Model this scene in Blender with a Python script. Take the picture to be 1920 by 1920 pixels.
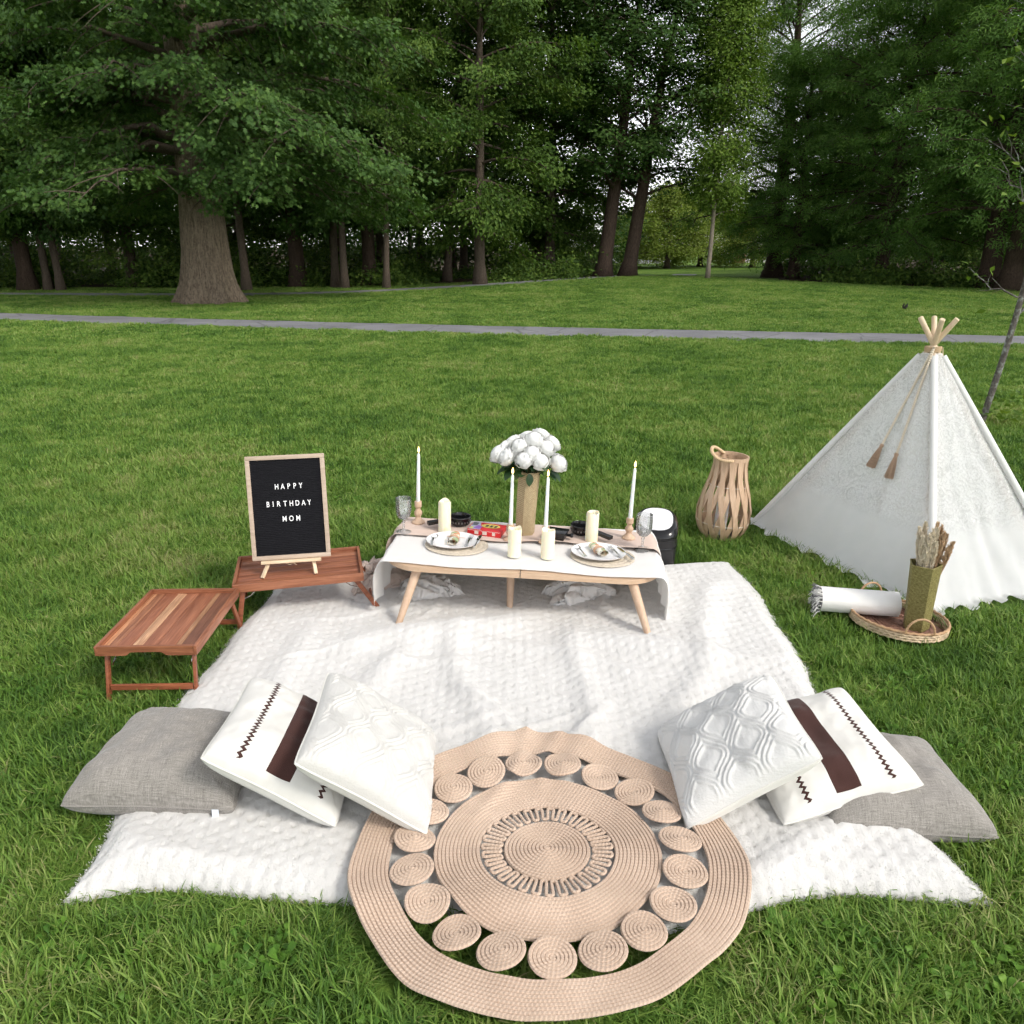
import bpy, bmesh, math, random
import numpy as np
from mathutils import Vector, Matrix, Euler

for _o in list(bpy.data.objects):
    bpy.data.objects.remove(_o)
SC = bpy.context.scene
C = SC.collection
R = math.radians
PI = math.pi

# ---------------------------------------------------------------- camera
cam = bpy.data.cameras.new('camera')
cam.sensor_width = 36.0
cam.lens = 36.0 * 1450.0 / 1920.0
cam.clip_start = 0.05
cam.clip_end = 2000.0
camo = bpy.data.objects.new('camera', cam)
C.objects.link(camo)
camo.location = (0, 0, 1.8)
camo.rotation_euler = (R(90 - 19), 0, 0)
SC.camera = camo

# ---------------------------------------------------------------- sky, sun, exposure
SUN_EL, SUN_AZ = 42.0, 128.0          # azimuth measured clockwise from +Y (camera direction)
w = bpy.data.worlds.new('World')
SC.world = w
w.use_nodes = True
nt = w.node_tree
nt.nodes.clear()
sky = nt.nodes.new('ShaderNodeTexSky')
sky.sky_type = 'NISHITA'
sky.sun_disc = False
sky.sun_elevation = R(SUN_EL)
sky.sun_rotation = R(SUN_AZ)
sky.air_density = 1.0
sky.dust_density = 0.6
sky.ozone_density = 1.0
hs = nt.nodes.new('ShaderNodeHueSaturation')
hs.inputs['Saturation'].default_value = 0.14
bg = nt.nodes.new('ShaderNodeBackground')
bg.inputs['Strength'].default_value = 0.15
ow = nt.nodes.new('ShaderNodeOutputWorld')
nt.links.new(sky.outputs[0], hs.inputs['Color'])
nt.links.new(hs.outputs[0], bg.inputs['Color'])
nt.links.new(bg.outputs[0], ow.inputs['Surface'])

sl = bpy.data.lights.new('sun', 'SUN')
sl.energy = 1.5
sl.angle = R(14)
sl.color = (1.0, 0.94, 0.85)
slo = bpy.data.objects.new('sun', sl)
C.objects.link(slo)
_d = Vector((math.sin(R(SUN_AZ)) * math.cos(R(SUN_EL)), math.cos(R(SUN_AZ)) * math.cos(R(SUN_EL)), math.sin(R(SUN_EL))))
slo.rotation_euler = _d.to_track_quat('Z', 'Y').to_euler()
slo.location = (10, -10, 20)

SC.view_settings.view_transform = 'Standard'
SC.view_settings.look = 'None'
SC.view_settings.exposure = 0.82
SC.view_settings.gamma = 1.0
SC.view_settings.use_curve_mapping = False
SC.cycles.max_bounces = 4
SC.cycles.diffuse_bounces = 2
SC.cycles.glossy_bounces = 2
SC.cycles.transmission_bounces = 4
SC.cycles.use_adaptive_sampling = True
SC.cycles.adaptive_threshold = 0.08
SC.cycles.adaptive_min_samples = 16
SC.cycles.transparent_max_bounces = 10
SC.cycles.caustics_reflective = False
SC.cycles.caustics_refractive = False

# ---------------------------------------------------------------- helpers
def smooth(a, b, t):
    t = np.clip((t - a) / (b - a), 0, 1)
    return t * t * (3 - 2 * t)

def link(o, parent=None):
    C.objects.link(o)
    if parent is not None:
        o.parent = parent
    return o

def tag(o, label=None, cat=None, group=None, kind=None):
    if label: o['label'] = label
    if cat: o['category'] = cat
    if group: o['group'] = group
    if kind: o['kind'] = kind
    return o

def thing(name, label, cat, loc=(0, 0, 0), rot=(0, 0, 0), group=None, mw=None):
    o = bpy.data.objects.new(name, None)
    o.empty_display_size = 0.05
    C.objects.link(o)
    if mw is not None:
        o.matrix_world = mw
    else:
        o.location = loc
        o.rotation_euler = rot
    return tag(o, label, cat, group)

def np_mesh(name, V, F, mats, smooth_=True, uv=None, attr=None, midx=None):
    """V (n,3); F list of integer arrays each (m,k). Fast mesh builder."""
    me = bpy.data.meshes.new(name)
    V = np.asarray(V, np.float32)
    if not isinstance(F, (list, tuple)): F = [F]
    F = [np.asarray(f, np.int32) for f in F if len(f)]
    nl = sum(f.size for f in F); nf = sum(len(f) for f in F)
    me.vertices.add(len(V)); me.vertices.foreach_set('co', V.ravel())
    me.loops.add(nl); me.polygons.add(nf)
    li = np.concatenate([f.ravel() for f in F])
    st = np.concatenate([[0], np.cumsum(np.concatenate([np.full(len(f), f.shape[1]) for f in F]))[:-1]]).astype(np.int32)
    me.loops.foreach_set('vertex_index', li)
    me.polygons.foreach_set('loop_start', st)
    me.polygons.foreach_set('use_smooth', np.full(nf, smooth_))
    if midx is not None: me.polygons.foreach_set('material_index', np.asarray(midx, np.int32))
    if uv is not None:
        l = me.uv_layers.new(name='UVMap')
        l.data.foreach_set('uv', np.asarray(uv, np.float32)[li].ravel())
    me.update(calc_edges=True)
    if attr is not None:
        a = me.attributes.new('var', 'FLOAT', 'FACE')
        a.data.foreach_set('value', np.asarray(attr, np.float32))
    me.validate()
    for m in (mats if isinstance(mats, (list, tuple)) else [mats]):
        me.materials.append(m)
    return me

def mobj(name, me, parent=None):
    return link(bpy.data.objects.new(name, me), parent)

class MB:
    """collects shapes into one mesh"""
    def __init__(s):
        s.v = []; s.f = []; s.uv = []; s.n = 0
    def add(s, V, F, uv=None):
        V = [tuple(p) for p in V]
        s.v += V
        s.f += [tuple(int(i) + s.n for i in f) for f in F]
        s.uv += ([tuple(q) for q in uv] if uv is not None else [(0, 0)] * len(V))
        s.n += len(V)
        return s
    def box(s, c, size, M=None, taper=1.0, bev=0.0):
        bm = bmesh.new()
        bmesh.ops.create_cube(bm, size=1)
        for v in bm.verts:
            v.co = Vector((v.co.x * size[0], v.co.y * size[1], v.co.z * size[2]))
            if taper != 1.0 and v.co.z < 0: v.co.x *= taper; v.co.y *= taper
        if bev > 0:
            bmesh.ops.bevel(bm, geom=list(bm.edges), offset=bev, segments=2, affect='EDGES', profile=0.6)
        bm.verts.index_update()
        V = []
        for v in bm.verts:
            p = v.co + Vector(c)
            V.append(M @ p if M is not None else p)
        s.add(V, [[v.index for v in f.verts] for f in bm.faces])
        bm.free()
        return s
    def tube(s, pts, rad, seg=8, closed=False, cap=True, flat=1.0, up=None):
        P = [Vector(p) for p in pts]; n = len(P)
        if not hasattr(rad, '__len__'): rad = [rad] * n
        V = []; uv = []; F = []
        ref = Vector(up) if up else None
        prev = None; L = 0
        for i in range(n):
            a = P[(i - 1) % n] if (closed or i > 0) else P[i]
            b = P[(i + 1) % n] if (closed or i < n - 1) else P[i]
            t = (b - a).normalized()
            if ref is not None:
                x = ref.cross(t)
                if x.length < 1e-6: x = Vector((1, 0, 0))
                x.normalize()
            else:
                if prev is None:
                    x = t.orthogonal().normalized()
                else:
                    x = (prev - t * prev.dot(t)).normalized()
            prev = x
            y = t.cross(x)
            if i: L += (P[i] - P[i - 1]).length
            for k in range(seg):
                th = 2 * PI * k / seg
                V.append(P[i] + x * (math.cos(th) * rad[i]) + y * (math.sin(th) * rad[i] * flat))
                uv.append((L, k / seg))
        m = n if closed else n - 1
        for i in range(m):
            for k in range(seg):
                a = i * seg + k; b = i * seg + (k + 1) % seg
                j = ((i + 1) % n) * seg
                F.append((a, b, j + (k + 1) % seg, j + k))
        if cap and not closed:
            F.append(tuple(range(seg))[::-1]); F.append(tuple((n - 1) * seg + k for k in range(seg)))
        return s.add(V, F, uv)
    def lathe(s, prof, seg=24, M=None, sx=1.0, sy=1.0):
        """prof: list of (r,z) ; r==0 ends make caps"""
        V = []; F = []; rows = []
        for r, z in prof:
            if r <= 1e-6:
                rows.append([len(V)]); V.append(Vector((0, 0, z)))
            else:
                rows.append(list(range(len(V), len(V) + seg)))
                for k in range(seg):
                    a = 2 * PI * k / seg
                    V.append(Vector((r * sx * math.cos(a), r * sy * math.sin(a), z)))
        for a, b in zip(rows[:-1], rows[1:]):
            if len(a) == 1 and len(b) == 1: continue
            for k in range(seg):
                k2 = (k + 1) % seg
                if len(a) == 1: F.append((a[0], b[k2], b[k]))
                elif len(b) == 1: F.append((a[k], a[k2], b[0]))
                else: F.append((a[k], a[k2], b[k2], b[k]))
        if M is not None: V = [M @ p for p in V]
        return s.add(V, F)
    def ribbon(s, pts, nors, width, thick):
        P = [Vector(p) for p in pts]; N = [Vector(q).normalized() for q in nors]
        n = len(P); V = []; F = []
        if not hasattr(width, '__len__'): width = [width] * n
        for i in range(n):
            t = (P[min(i + 1, n - 1)] - P[max(i - 1, 0)]).normalized()
            x = t.cross(N[i]).normalized()
            h = x * width[i] / 2; d = N[i] * thick / 2
            V += [P[i] - h - d, P[i] + h - d, P[i] + h + d, P[i] - h + d]
        for i in range(n - 1):
            for k in range(4):
                a = i * 4 + k; b = i * 4 + (k + 1) % 4
                F.append((a, b, b + 4, a + 4))
        F.append((3, 2, 1, 0)); e = (n - 1) * 4; F.append((e, e + 1, e + 2, e + 3))
        return s.add(V, F)
    def grid(s, fn, nu, nv, flip=False):
        V = []; uv = []; F = []
        for j in range(nv + 1):
            for i in range(nu + 1):
                u = i / nu; v = j / nv
                V.append(fn(u, v)); uv.append((u, v))
        for j in range(nv):
            for i in range(nu):
                a = j * (nu + 1) + i
                q = (a, a + 1, a + nu + 2, a + nu + 1)
                F.append(q[::-1] if flip else q)
        return s.add(V, F, uv)
    def mesh(s, name, mat, smooth_=True, auto=None):
        me = bpy.data.meshes.new(name)
        me.from_pydata(s.v, [], s.f)
        l = me.uv_layers.new(name='UVMap')
        li = np.empty(len(me.loops), np.int32); me.loops.foreach_get('vertex_index', li)
        l.data.foreach_set('uv', np.asarray(s.uv, np.float32)[li].ravel())
        me.polygons.foreach_set('use_smooth', np.full(len(me.polygons), smooth_))
        me.validate()
        for m in (mat if isinstance(mat, (list, tuple)) else [mat]): me.materials.append(m)
        if auto is not None:
            me.set_sharp_from_angle(angle=R(auto))
        return me
    def build(s, name, mat, parent=None, smooth_=True, auto=40):
        return mobj(name, s.mesh(name, mat, smooth_, auto if smooth_ else None), parent)

def copy_tree(o, parent=None):
    c = o.copy(); C.objects.link(c); c.parent = parent
    for ch in list(o.children):
        copy_tree(ch, c)
    return c

# ---- numpy value noise (for shapes)
def vnoise(x, y, seed=0):
    x = np.asarray(x, float); y = np.asarray(y, float)
    xi = np.floor(x).astype(np.int64); yi = np.floor(y).astype(np.int64)
    xf = x - xi; yf = y - yi
    def h(a, b):
        n = (a * 374761393 + b * 668265263 + seed * 2147483647) & 0xffffffff
        n = ((n ^ (n >> 13)) * 1274126177) & 0xffffffff
        return ((n ^ (n >> 16)) & 0xffff) / 65535.0
    u = xf * xf * (3 - 2 * xf); v = yf * yf * (3 - 2 * yf)
    return (h(xi, yi) * (1 - u) + h(xi + 1, yi) * u) * (1 - v) + (h(xi, yi + 1) * (1 - u) + h(xi + 1, yi + 1) * u) * v

def fbm(x, y, seed=0, o=3):
    s = 0; a = 0.5
    for k in range(o):
        s = s + a * vnoise(x * 2 ** k, y * 2 ** k, seed + k * 17); a *= 0.5
    return s

# ---------------------------------------------------------------- materials
class NT:
    def __init__(s, name):
        s.m = bpy.data.materials.new(name); s.m.use_nodes = True
        s.t = s.m.node_tree; s.t.nodes.clear()
        s.out = s.t.nodes.new('ShaderNodeOutputMaterial')
    def n(s, typ, ins=None, **kw):
        nd = s.t.nodes.new('ShaderNode' + typ)
        for k, v in kw.items(): setattr(nd, k, v)
        if ins:
            for k, v in ins.items():
                s.set(nd.inputs[k], v)
        return nd
    def set(s, sock, v):
        if isinstance(v, bpy.types.NodeSocket): s.t.links.new(v, sock)
        elif isinstance(v, bpy.types.Node): s.t.links.new(v.outputs[0], sock)
        else:
            if hasattr(sock.default_value, '__len__') and not hasattr(v, '__len__'): v = (v, v, v)
            if sock.type == 'RGBA' and len(v) == 3: v = (*v, 1)
            sock.default_value = v
    def math(s, op, a, b=0.0, c=None, clamp=False):
        nd = s.n('Math', operation=op, use_clamp=clamp)
        s.set(nd.inputs[0], a); s.set(nd.inputs[1], b)
        if c is not None: s.set(nd.inputs[2], c)
        return nd.outputs[0]
    def mix(s, f, a, b, mode='MIX'):
        nd = s.n('Mix', data_type='RGBA', blend_type=mode)
        s.set(nd.inputs[0], f); s.set(nd.inputs[6], a); s.set(nd.inputs[7], b)
        return nd.outputs[2]
    def ramp(s, f, stops, interp='LINEAR'):
        nd = s.n('ValToRGB'); cr = nd.color_ramp; cr.interpolation = interp
        while len(cr.elements) < len(stops): cr.elements.new(0.5)
        for e, (p, c) in zip(cr.elements, stops):
            e.position = p; e.color = (*c, 1) if len(c) == 3 else c
        s.set(nd.inputs[0], f)
        return nd.outputs[0]
    def noise(s, vec, scale, detail=3, rough=0.55, dist=0.0):
        nd = s.n('TexNoise', {'Scale': scale, 'Detail': detail, 'Roughness': rough, 'Distortion': dist})
        if vec is not None: s.set(nd.inputs['Vector'], vec)
        return nd.outputs[0]
    def coord(s, which='Object'):
        return s.n('TexCoord').outputs[which]
    def mapping(s, vec, scale=(1, 1, 1), rot=(0, 0, 0), loc=(0, 0, 0)):
        nd = s.n('Mapping', {'Scale': scale, 'Rotation': rot, 'Location': loc}); s.set(nd.inputs['Vector'], vec)
        return nd.outputs[0]
    def bump(s, h, strength=0.3, dist=0.01):
        nd = s.n('Bump', {'Strength': strength, 'Distance': dist}); s.set(nd.inputs['Height'], h)
        return nd.outputs[0]
    def bsdf(s, **ins):
        nd = s.n('BsdfPrincipled')
        for k, v in ins.items(): s.set(nd.inputs[k.replace('_', ' ')], v)
        return nd
    def done(s, sh):
        s.set(s.out.inputs['Surface'], sh)
        return s.m

def plain(name, col, rough=0.5, var=0.08, scale=8.0, bump=0.0, bscale=60.0, bdist=0.003, **kw):
    t = NT(name); co = t.coord()
    f = t.noise(co, scale, 4)
    c = t.ramp(f, [(0.3, tuple(x * (1 - var) for x in col)), (0.7, tuple(min(1, x * (1 + var)) for x in col))])
    ins = dict(Base_Color=c, Roughness=rough)
    if bump > 0: ins['Normal'] = t.bump(t.noise(co, bscale, 3), bump, bdist)
    ins.update(kw)
    return t.done(t.bsdf(**ins))

def wood(name, dark, light, axis=0, scale=6.0, stretch=14.0, rough=0.45, tint=False, bump=0.08):
    t = NT(name); co = t.coord()
    sc = [stretch] * 3; sc[axis] = 1.0
    rnd = t.n('ObjectInfo')
    loc = t.n('CombineXYZ', {'X': t.math('MULTIPLY', rnd.outputs['Random'], 13.0), 'Y': t.math('MULTIPLY', rnd.outputs['Random'], 7.0)})
    v = t.n('VectorMath', operation='ADD'); t.set(v.inputs[0], co); t.set(v.inputs[1], loc)
    mv = t.mapping(v.outputs[0], tuple(sc))
    f = t.noise(mv, scale, 5, 0.6, 0.8)
    f2 = t.noise(mv, scale * 4, 3, 0.6)
    ff = t.math('ADD', t.math('MULTIPLY', f, 0.75), t.math('MULTIPLY', f2, 0.25))
    c = t.ramp(ff, [(0.32, dark), (0.55, tuple((a + b) / 2 for a, b in zip(dark, light))), (0.72, light)])
    if tint: c = t.mix(1.0, c, rnd.outputs['Color'], 'MULTIPLY')
    return t.done(t.bsdf(Base_Color=c, Roughness=rough, Normal=t.bump(ff, bump, 0.002)))

def leafmat(name, stops, trans=0.30, rough=0.55, spec=0.16):
    """stops: ramp over the per-leaf variation value"""
    t = NT(name)
    a = t.n('Attribute', attribute_name='var')
    geo = t.n('NewGeometry')
    big = t.noise(geo.outputs['Position'], 0.6, 2)
    f = t.math('ADD', t.math('MULTIPLY', a.outputs['Fac'], 0.75), t.math('MULTIPLY', big, 0.35))
    c = t.ramp(f, stops)
    p = t.bsdf(Base_Color=c, Roughness=rough, Specular_IOR_Level=spec)
    tr = t.n('BsdfTranslucent', {'Color': t.mix(1.0, c, (1.15, 1.2, 0.55), 'MULTIPLY')})
    m = t.n('MixShader', {0: trans}); t.set(m.inputs[1], p); t.set(m.inputs[2], tr)
    return t.done(m)

def bark(name, dark, light, scale=1.0, lichen=None):
    t = NT(name); co = t.coord()
    mv = t.mapping(co, (9 * scale, 9 * scale, 1.3 * scale))
    f = t.noise(mv, 2.2, 6, 0.65, 0.6)
    f2 = t.noise(co, 18 * scale, 4)
    ff = t.math('ADD', t.math('MULTIPLY', f, 0.7), t.math('MULTIPLY', f2, 0.3))
    c = t.ramp(ff, [(0.3, dark), (0.62, light)])
    if lichen:
        l = t.ramp(t.noise(co, 5 * scale, 4), [(0.5, (0, 0, 0)), (0.66, (1, 1, 1))])
        c = t.mix(l, c, lichen)
    return t.done(t.bsdf(Base_Color=c, Roughness=0.9, Specular_IOR_Level=0.15, Normal=t.bump(ff, 0.9, 0.06 / scale)))
# ================================================================ SETTING
def gz(x, y):
    x = np.asarray(x, float); y = np.asarray(y, float)
    s = smooth(21, 36, y); fall = 1 - 1.25 * smooth(38, 54, y)
    return 0.43 * np.exp(-((x - 6.0) / 9.5) ** 2) * s * fall + 0.05 * np.exp(-((x + 12) / 14) ** 2) * s

def path_y(x):
    return 17.75 - 0.22 * x + 0.003 * x * x

P2 = np.array([(-60, 33.0), (-40, 32.2), (-22, 31.3), (-12.7, 30.4), (-7, 31.0), (-2.5, 33.0), (1.2, 35.0), (4.0, 37.2), (6.5, 40.5), (9, 46), (12, 56)])
_tt = np.linspace(0, len(P2) - 1, 120)
def _cr(P, t):
    i = np.clip(np.floor(t).astype(int), 0, len(P) - 2); f = (t - i)[:, None]
    p0 = P[np.maximum(i - 1, 0)]; p1 = P[i]; p2 = P[i + 1]; p3 = P[np.minimum(i + 2, len(P) - 1)]
    return 0.5 * (2 * p1 + (p2 - p0) * f + (2 * p0 - 5 * p1 + 4 * p2 - p3) * f ** 2 + (3 * p1 - p0 - 3 * p2 + p3) * f ** 3)
P2C = _cr(P2, _tt)

# ---- materials of the setting
def m_lawn():
    t = NT('lawn_ground'); g = t.n('NewGeometry').outputs['Position']
    n1 = t.noise(g, 0.45, 4, 0.6); n2 = t.noise(g, 3.5, 4, 0.6); n3 = t.noise(g, 45, 3, 0.7)
    f = t.math('ADD', t.math('MULTIPLY', n1, 0.4), t.math('ADD', t.math('MULTIPLY', n2, 0.3), t.math('MULTIPLY', n3, 0.4)))
    c = t.ramp(f, [(0.36, (0.020, 0.032, 0.008)), (0.50, (0.065, 0.125, 0.020)), (0.62, (0.130, 0.210, 0.036)), (0.72, (0.18, 0.185, 0.065))])
    # leaf litter under the trees
    sp = t.n('SeparateXYZ'); t.set(sp.inputs[0], g)
    edge = t.math('ADD', sp.outputs[1], t.math('MULTIPLY', t.math('SUBTRACT', t.noise(g, 0.35, 3), 0.5), 4.0))
    lit = t.ramp(t.math('DIVIDE', t.math('SUBTRACT', edge, 33.0), 4.0, clamp=True), [(0.2, (0, 0, 0)), (0.8, (1, 1, 1))])
    # an open grassy clearing beyond the hill path
    ang = t.math('DIVIDE', sp.outputs[0], t.math('MAXIMUM', sp.outputs[1], 1.0))
    clear = t.math('MULTIPLY', t.math('GREATER_THAN', ang, 0.125), t.math('LESS_THAN', ang, 0.33))
    lit = t.math('MULTIPLY', lit, t.math('SUBTRACT', 1.0, clear))
    lc = t.ramp(n3, [(0.3, (0.018, 0.012, 0.007)), (0.7, (0.055, 0.038, 0.020))])
    c = t.mix(lit, c, lc)
    return t.done(t.bsdf(Base_Color=c, Roughness=0.95, Specular_IOR_Level=0.1, Normal=t.bump(n3, 0.6, 0.02)))
def m_grass(name, stops, trans=0.28):
    t = NT(name)
    a = t.n('Attribute', attribute_name='var'); oi = t.n('ObjectInfo')
    g = t.n('NewGeometry').outputs['Position']
    n1 = t.noise(g, 0.55, 4, 0.65); n2 = t.noise(g, 3.4, 3, 0.6)
    f = t.math('ADD', t.math('MULTIPLY', a.outputs['Fac'], 0.27), t.math('MULTIPLY', oi.outputs['Random'], 0.15))
    f = t.math('ADD', f, t.math('ADD', t.math('MULTIPLY', n1, 0.80), t.math('MULTIPLY', n2, 0.62)))
    f = t.math('SUBTRACT', f, 0.40)
    c = t.ramp(f, stops)
    p = t.bsdf(Base_Color=c, Roughness=0.5, Specular_IOR_Level=0.22)
    tr = t.n('BsdfTranslucent', {'Color': t.mix(1.0, c, (1.1, 1.15, 0.6), 'MULTIPLY')})
    m = t.n('MixShader', {0: trans}); t.set(m.inputs[1], p); t.set(m.inputs[2], tr)
    return t.done(m)
def m_asphalt():
    t = NT('asphalt'); g = t.n('NewGeometry').outputs['Position']
    n1 = t.noise(g, 0.9, 4, 0.6); n2 = t.noise(g, 60, 3, 0.7)
    f = t.math('ADD', t.math('MULTIPLY', n1, 0.6), t.math('MULTIPLY', n2, 0.4))
    c = t.ramp(f, [(0.35, (0.145, 0.145, 0.155)), (0.65, (0.245, 0.243, 0.255))])
    vo = t.n('TexVoronoi', {'Scale': 0.7}, feature='DISTANCE_TO_EDGE'); t.set(vo.inputs['Vector'], t.mapping(g, (1, 1, 1)))
    cr = t.math('LESS_THAN', vo.outputs[0], 0.012)
    c = t.mix(t.math('MULTIPLY', cr, 0.5), c, (0.06, 0.06, 0.06))
    return t.done(t.bsdf(Base_Color=c, Roughness=0.85, Specular_IOR_Level=0.25, Normal=t.bump(n2, 0.4, 0.01)))

GRASS_STOPS = [(0.26, (0.050, 0.115, 0.019)), (0.41, (0.098, 0.198, 0.032)), (0.53, (0.165, 0.280, 0.050)), (0.66, (0.245, 0.345, 0.078)), (0.80, (0.36, 0.35, 0.16))]
M_LAWN = m_lawn(); M_GRASS = m_grass('grass_blades', GRASS_STOPS)
M_ASPH = m_asphalt()
M_WEED = m_grass('weed_leaves', [(0.3, (0.06, 0.15, 0.02)), (0.55, (0.12, 0.25, 0.032)), (0.75, (0.19, 0.33, 0.05))], 0.3)

# ---- ground sheet
def ground():
    xs = np.unique(np.concatenate([np.linspace(-50, 50, 101), [-900, -500, -300, -200, -140, -100, -75, -60, 60, 75, 100, 140, 200, 300, 500, 900]]))
    ys = np.unique(np.concatenate([np.linspace(-12, 70, 83), [-900, -400, -200, -100, -50, -25, 85, 110, 150, 220, 320, 500, 900]]))
    X, Y = np.meshgrid(xs, ys)
    V = np.stack([X, Y, gz(X, Y)], -1).reshape(-1, 3)
    nx, ny = len(xs), len(ys)
    i = np.arange(nx * ny).reshape(ny, nx)
    F = np.stack([i[:-1, :-1], i[:-1, 1:], i[1:, 1:], i[1:, :-1]], -1).reshape(-1, 4)
    tag(mobj('ground', np_mesh('ground', V, F, M_LAWN)), 'mown green park lawn rising to a low hill', kind='structure')
ground()

def strip(name, cx, cy, hw, label, lift=0.012):
    d = np.gradient(np.stack([cx, cy], -1), axis=0); d /= np.linalg.norm(d, axis=1)[:, None]
    nrm = np.stack([-d[:, 1], d[:, 0]], -1); V = []; K = 9
    wob = 1 + 0.05 * np.sin(cx * 1.7) + 0.04 * np.sin(cx * 4.1 + 1)
    for k in range(K):
        s = (k / (K - 1) * 2 - 1) * hw
        x = cx + nrm[:, 0] * s * wob; y = cy + nrm[:, 1] * s * wob
        edge = 0.0 if abs(s) < hw * 0.97 else -0.02
        V.append(np.stack([x, y, gz(x, y) + lift + edge], -1))
    V = np.concatenate(V); n = len(cx); i = np.arange(K * n).reshape(K, n)
    F = np.stack([i[:-1, :-1], i[:-1, 1:], i[1:, 1:], i[1:, :-1]], -1).reshape(-1, 4)
    tag(mobj(name, np_mesh(name, V, F, M_ASPH)), label, kind='structure')
_x = np.linspace(-60, 60, 240)
strip('path', _x, path_y(_x), 0.95, 'grey asphalt path crossing the lawn from left to right', 0.02)
strip('path', P2C[:, 0], P2C[:, 1], 0.85, 'narrow asphalt path behind the big oak climbing the low hill', 0.014)

# ---- geometry-node scatter (uncountable ground cover only)
def scatter(name, pts, rot, scl, idx, sources, label):
    me = bpy.data.meshes.new(name)
    me.vertices.add(len(pts)); me.vertices.foreach_set('co', np.asarray(pts, np.float32).ravel())
    for nm, ty, ar in (('rot', 'FLOAT_VECTOR', rot), ('scl', 'FLOAT_VECTOR', scl)):
        a = me.attributes.new(nm, ty, 'POINT'); a.data.foreach_set('vector', np.asarray(ar, np.float32).ravel())
    a = me.attributes.new('idx', 'INT', 'POINT'); a.data.foreach_set('value', np.asarray(idx, np.int32))
    me.update()
    col = bpy.data.collections.new(name + '_source')
    for k, s in enumerate(sources):
        o = bpy.data.objects.new('%s_%02d' % (name, k), s); col.objects.link(o)
    ng = bpy.data.node_groups.new(name, 'GeometryNodeTree')
    ng.interface.new_socket('Geometry', in_out='INPUT', socket_type='NodeSocketGeometry')
    ng.interface.new_socket('Geometry', in_out='OUTPUT', socket_type='NodeSocketGeometry')
    N = ng.nodes; L = ng.links
    gi = N.new('NodeGroupInput'); go = N.new('NodeGroupOutput')
    ip = N.new('GeometryNodeInstanceOnPoints'); ci = N.new('GeometryNodeCollectionInfo')
    ci.inputs['Collection'].default_value = col
    ci.inputs['Separate Children'].default_value = True; ci.inputs['Reset Children'].default_value = True
    def at(nm, ty):
        q = N.new('GeometryNodeInputNamedAttribute'); q.data_type = ty; q.inputs['Name'].default_value = nm
        return q.outputs['Attribute']
    L.new(gi.outputs[0], ip.inputs['Points']); L.new(ci.outputs[0], ip.inputs['Instance'])
    ip.inputs['Pick Instance'].default_value = True
    L.new(at('idx', 'INT'), ip.inputs['Instance Index'])
    e2r = N.new('FunctionNodeEulerToRotation')
    L.new(at('rot', 'FLOAT_VECTOR'), e2r.inputs[0]); L.new(e2r.outputs[0], ip.inputs['Rotation'])
    L.new(at('scl', 'FLOAT_VECTOR'), ip.inputs['Scale'])
    L.new(ip.outputs[0], go.inputs[0])
    o = mobj(name, me)
    md = o.modifiers.new('scatter', 'NODES'); md.node_group = ng
    tag(o, label, kind='stuff')
    return o

def tuft(seed, n, spread, lo, hi, wid, lean, curl):
    r = np.random.default_rng(seed); V = []; Q = []; T = []; A = []; k = 0
    A2 = []
    for b in range(n):
        a = r.uniform(0, 2 * PI); rad = spread * math.sqrt(r.uniform())
        ph = r.uniform(0, 2 * PI)
        bx, by = rad * math.cos(a), rad * math.sin(a)
        L = r.uniform(lo, hi); wd = wid * r.uniform(0.65, 1.25)
        th = abs(r.normal(0, lean)); dth = r.uniform(0.25, 1.0) * curl
        x = 0.0; z = -0.006; seg = 3
        d = np.array([math.cos(ph), math.sin(ph)]); s = np.array([-d[1], d[0]])
        tw = r.uniform(-0.5, 0.5)
        var = r.uniform()
        if r.uniform() < 0.045: var += 0.8       # a few straw-coloured blades
        for i in range(seg + 1):
            ww = wd * (1.0, 0.92, 0.66, 0.0)[i]
            c = np.array([bx + d[0] * x, by + d[1] * x])
            sx = s * ww / 2
            if i < seg:
                V += [(c[0] - sx[0], c[1] - sx[1], z - tw * ww * .4), (c[0] + sx[0], c[1] + sx[1], z + tw * ww * .4)]
            else:
                V.append((c[0], c[1], z))
            x += L / seg * math.sin(th); z += L / seg * math.cos(th); th += dth / seg * 1.4
            th = min(th, 2.0)
        Q += [(k, k + 1, k + 3, k + 2), (k + 2, k + 3, k + 5, k + 4)]; T.append((k + 4, k + 5, k + 6))
        A += [var, var]; A2.append(var)
        k += 7
    return np_mesh('tuft', np.array(V), [np.array(Q), np.array(T)], M_GRASS, True, attr=A + A2)

RG = np.random.default_rng(5)
def in_poly(x, y, poly):
    r = np.zeros(len(x), bool); n = len(poly)
    for i in range(n):
        x1, y1 = poly[i]; x2, y2 = poly[(i + 1) % n]
        c = ((y1 > y) != (y2 > y)) & (x < (x2 - x1) * (y - y1) / (y2 - y1 + 1e-12) + x1)
        r ^= c
    return r

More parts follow.
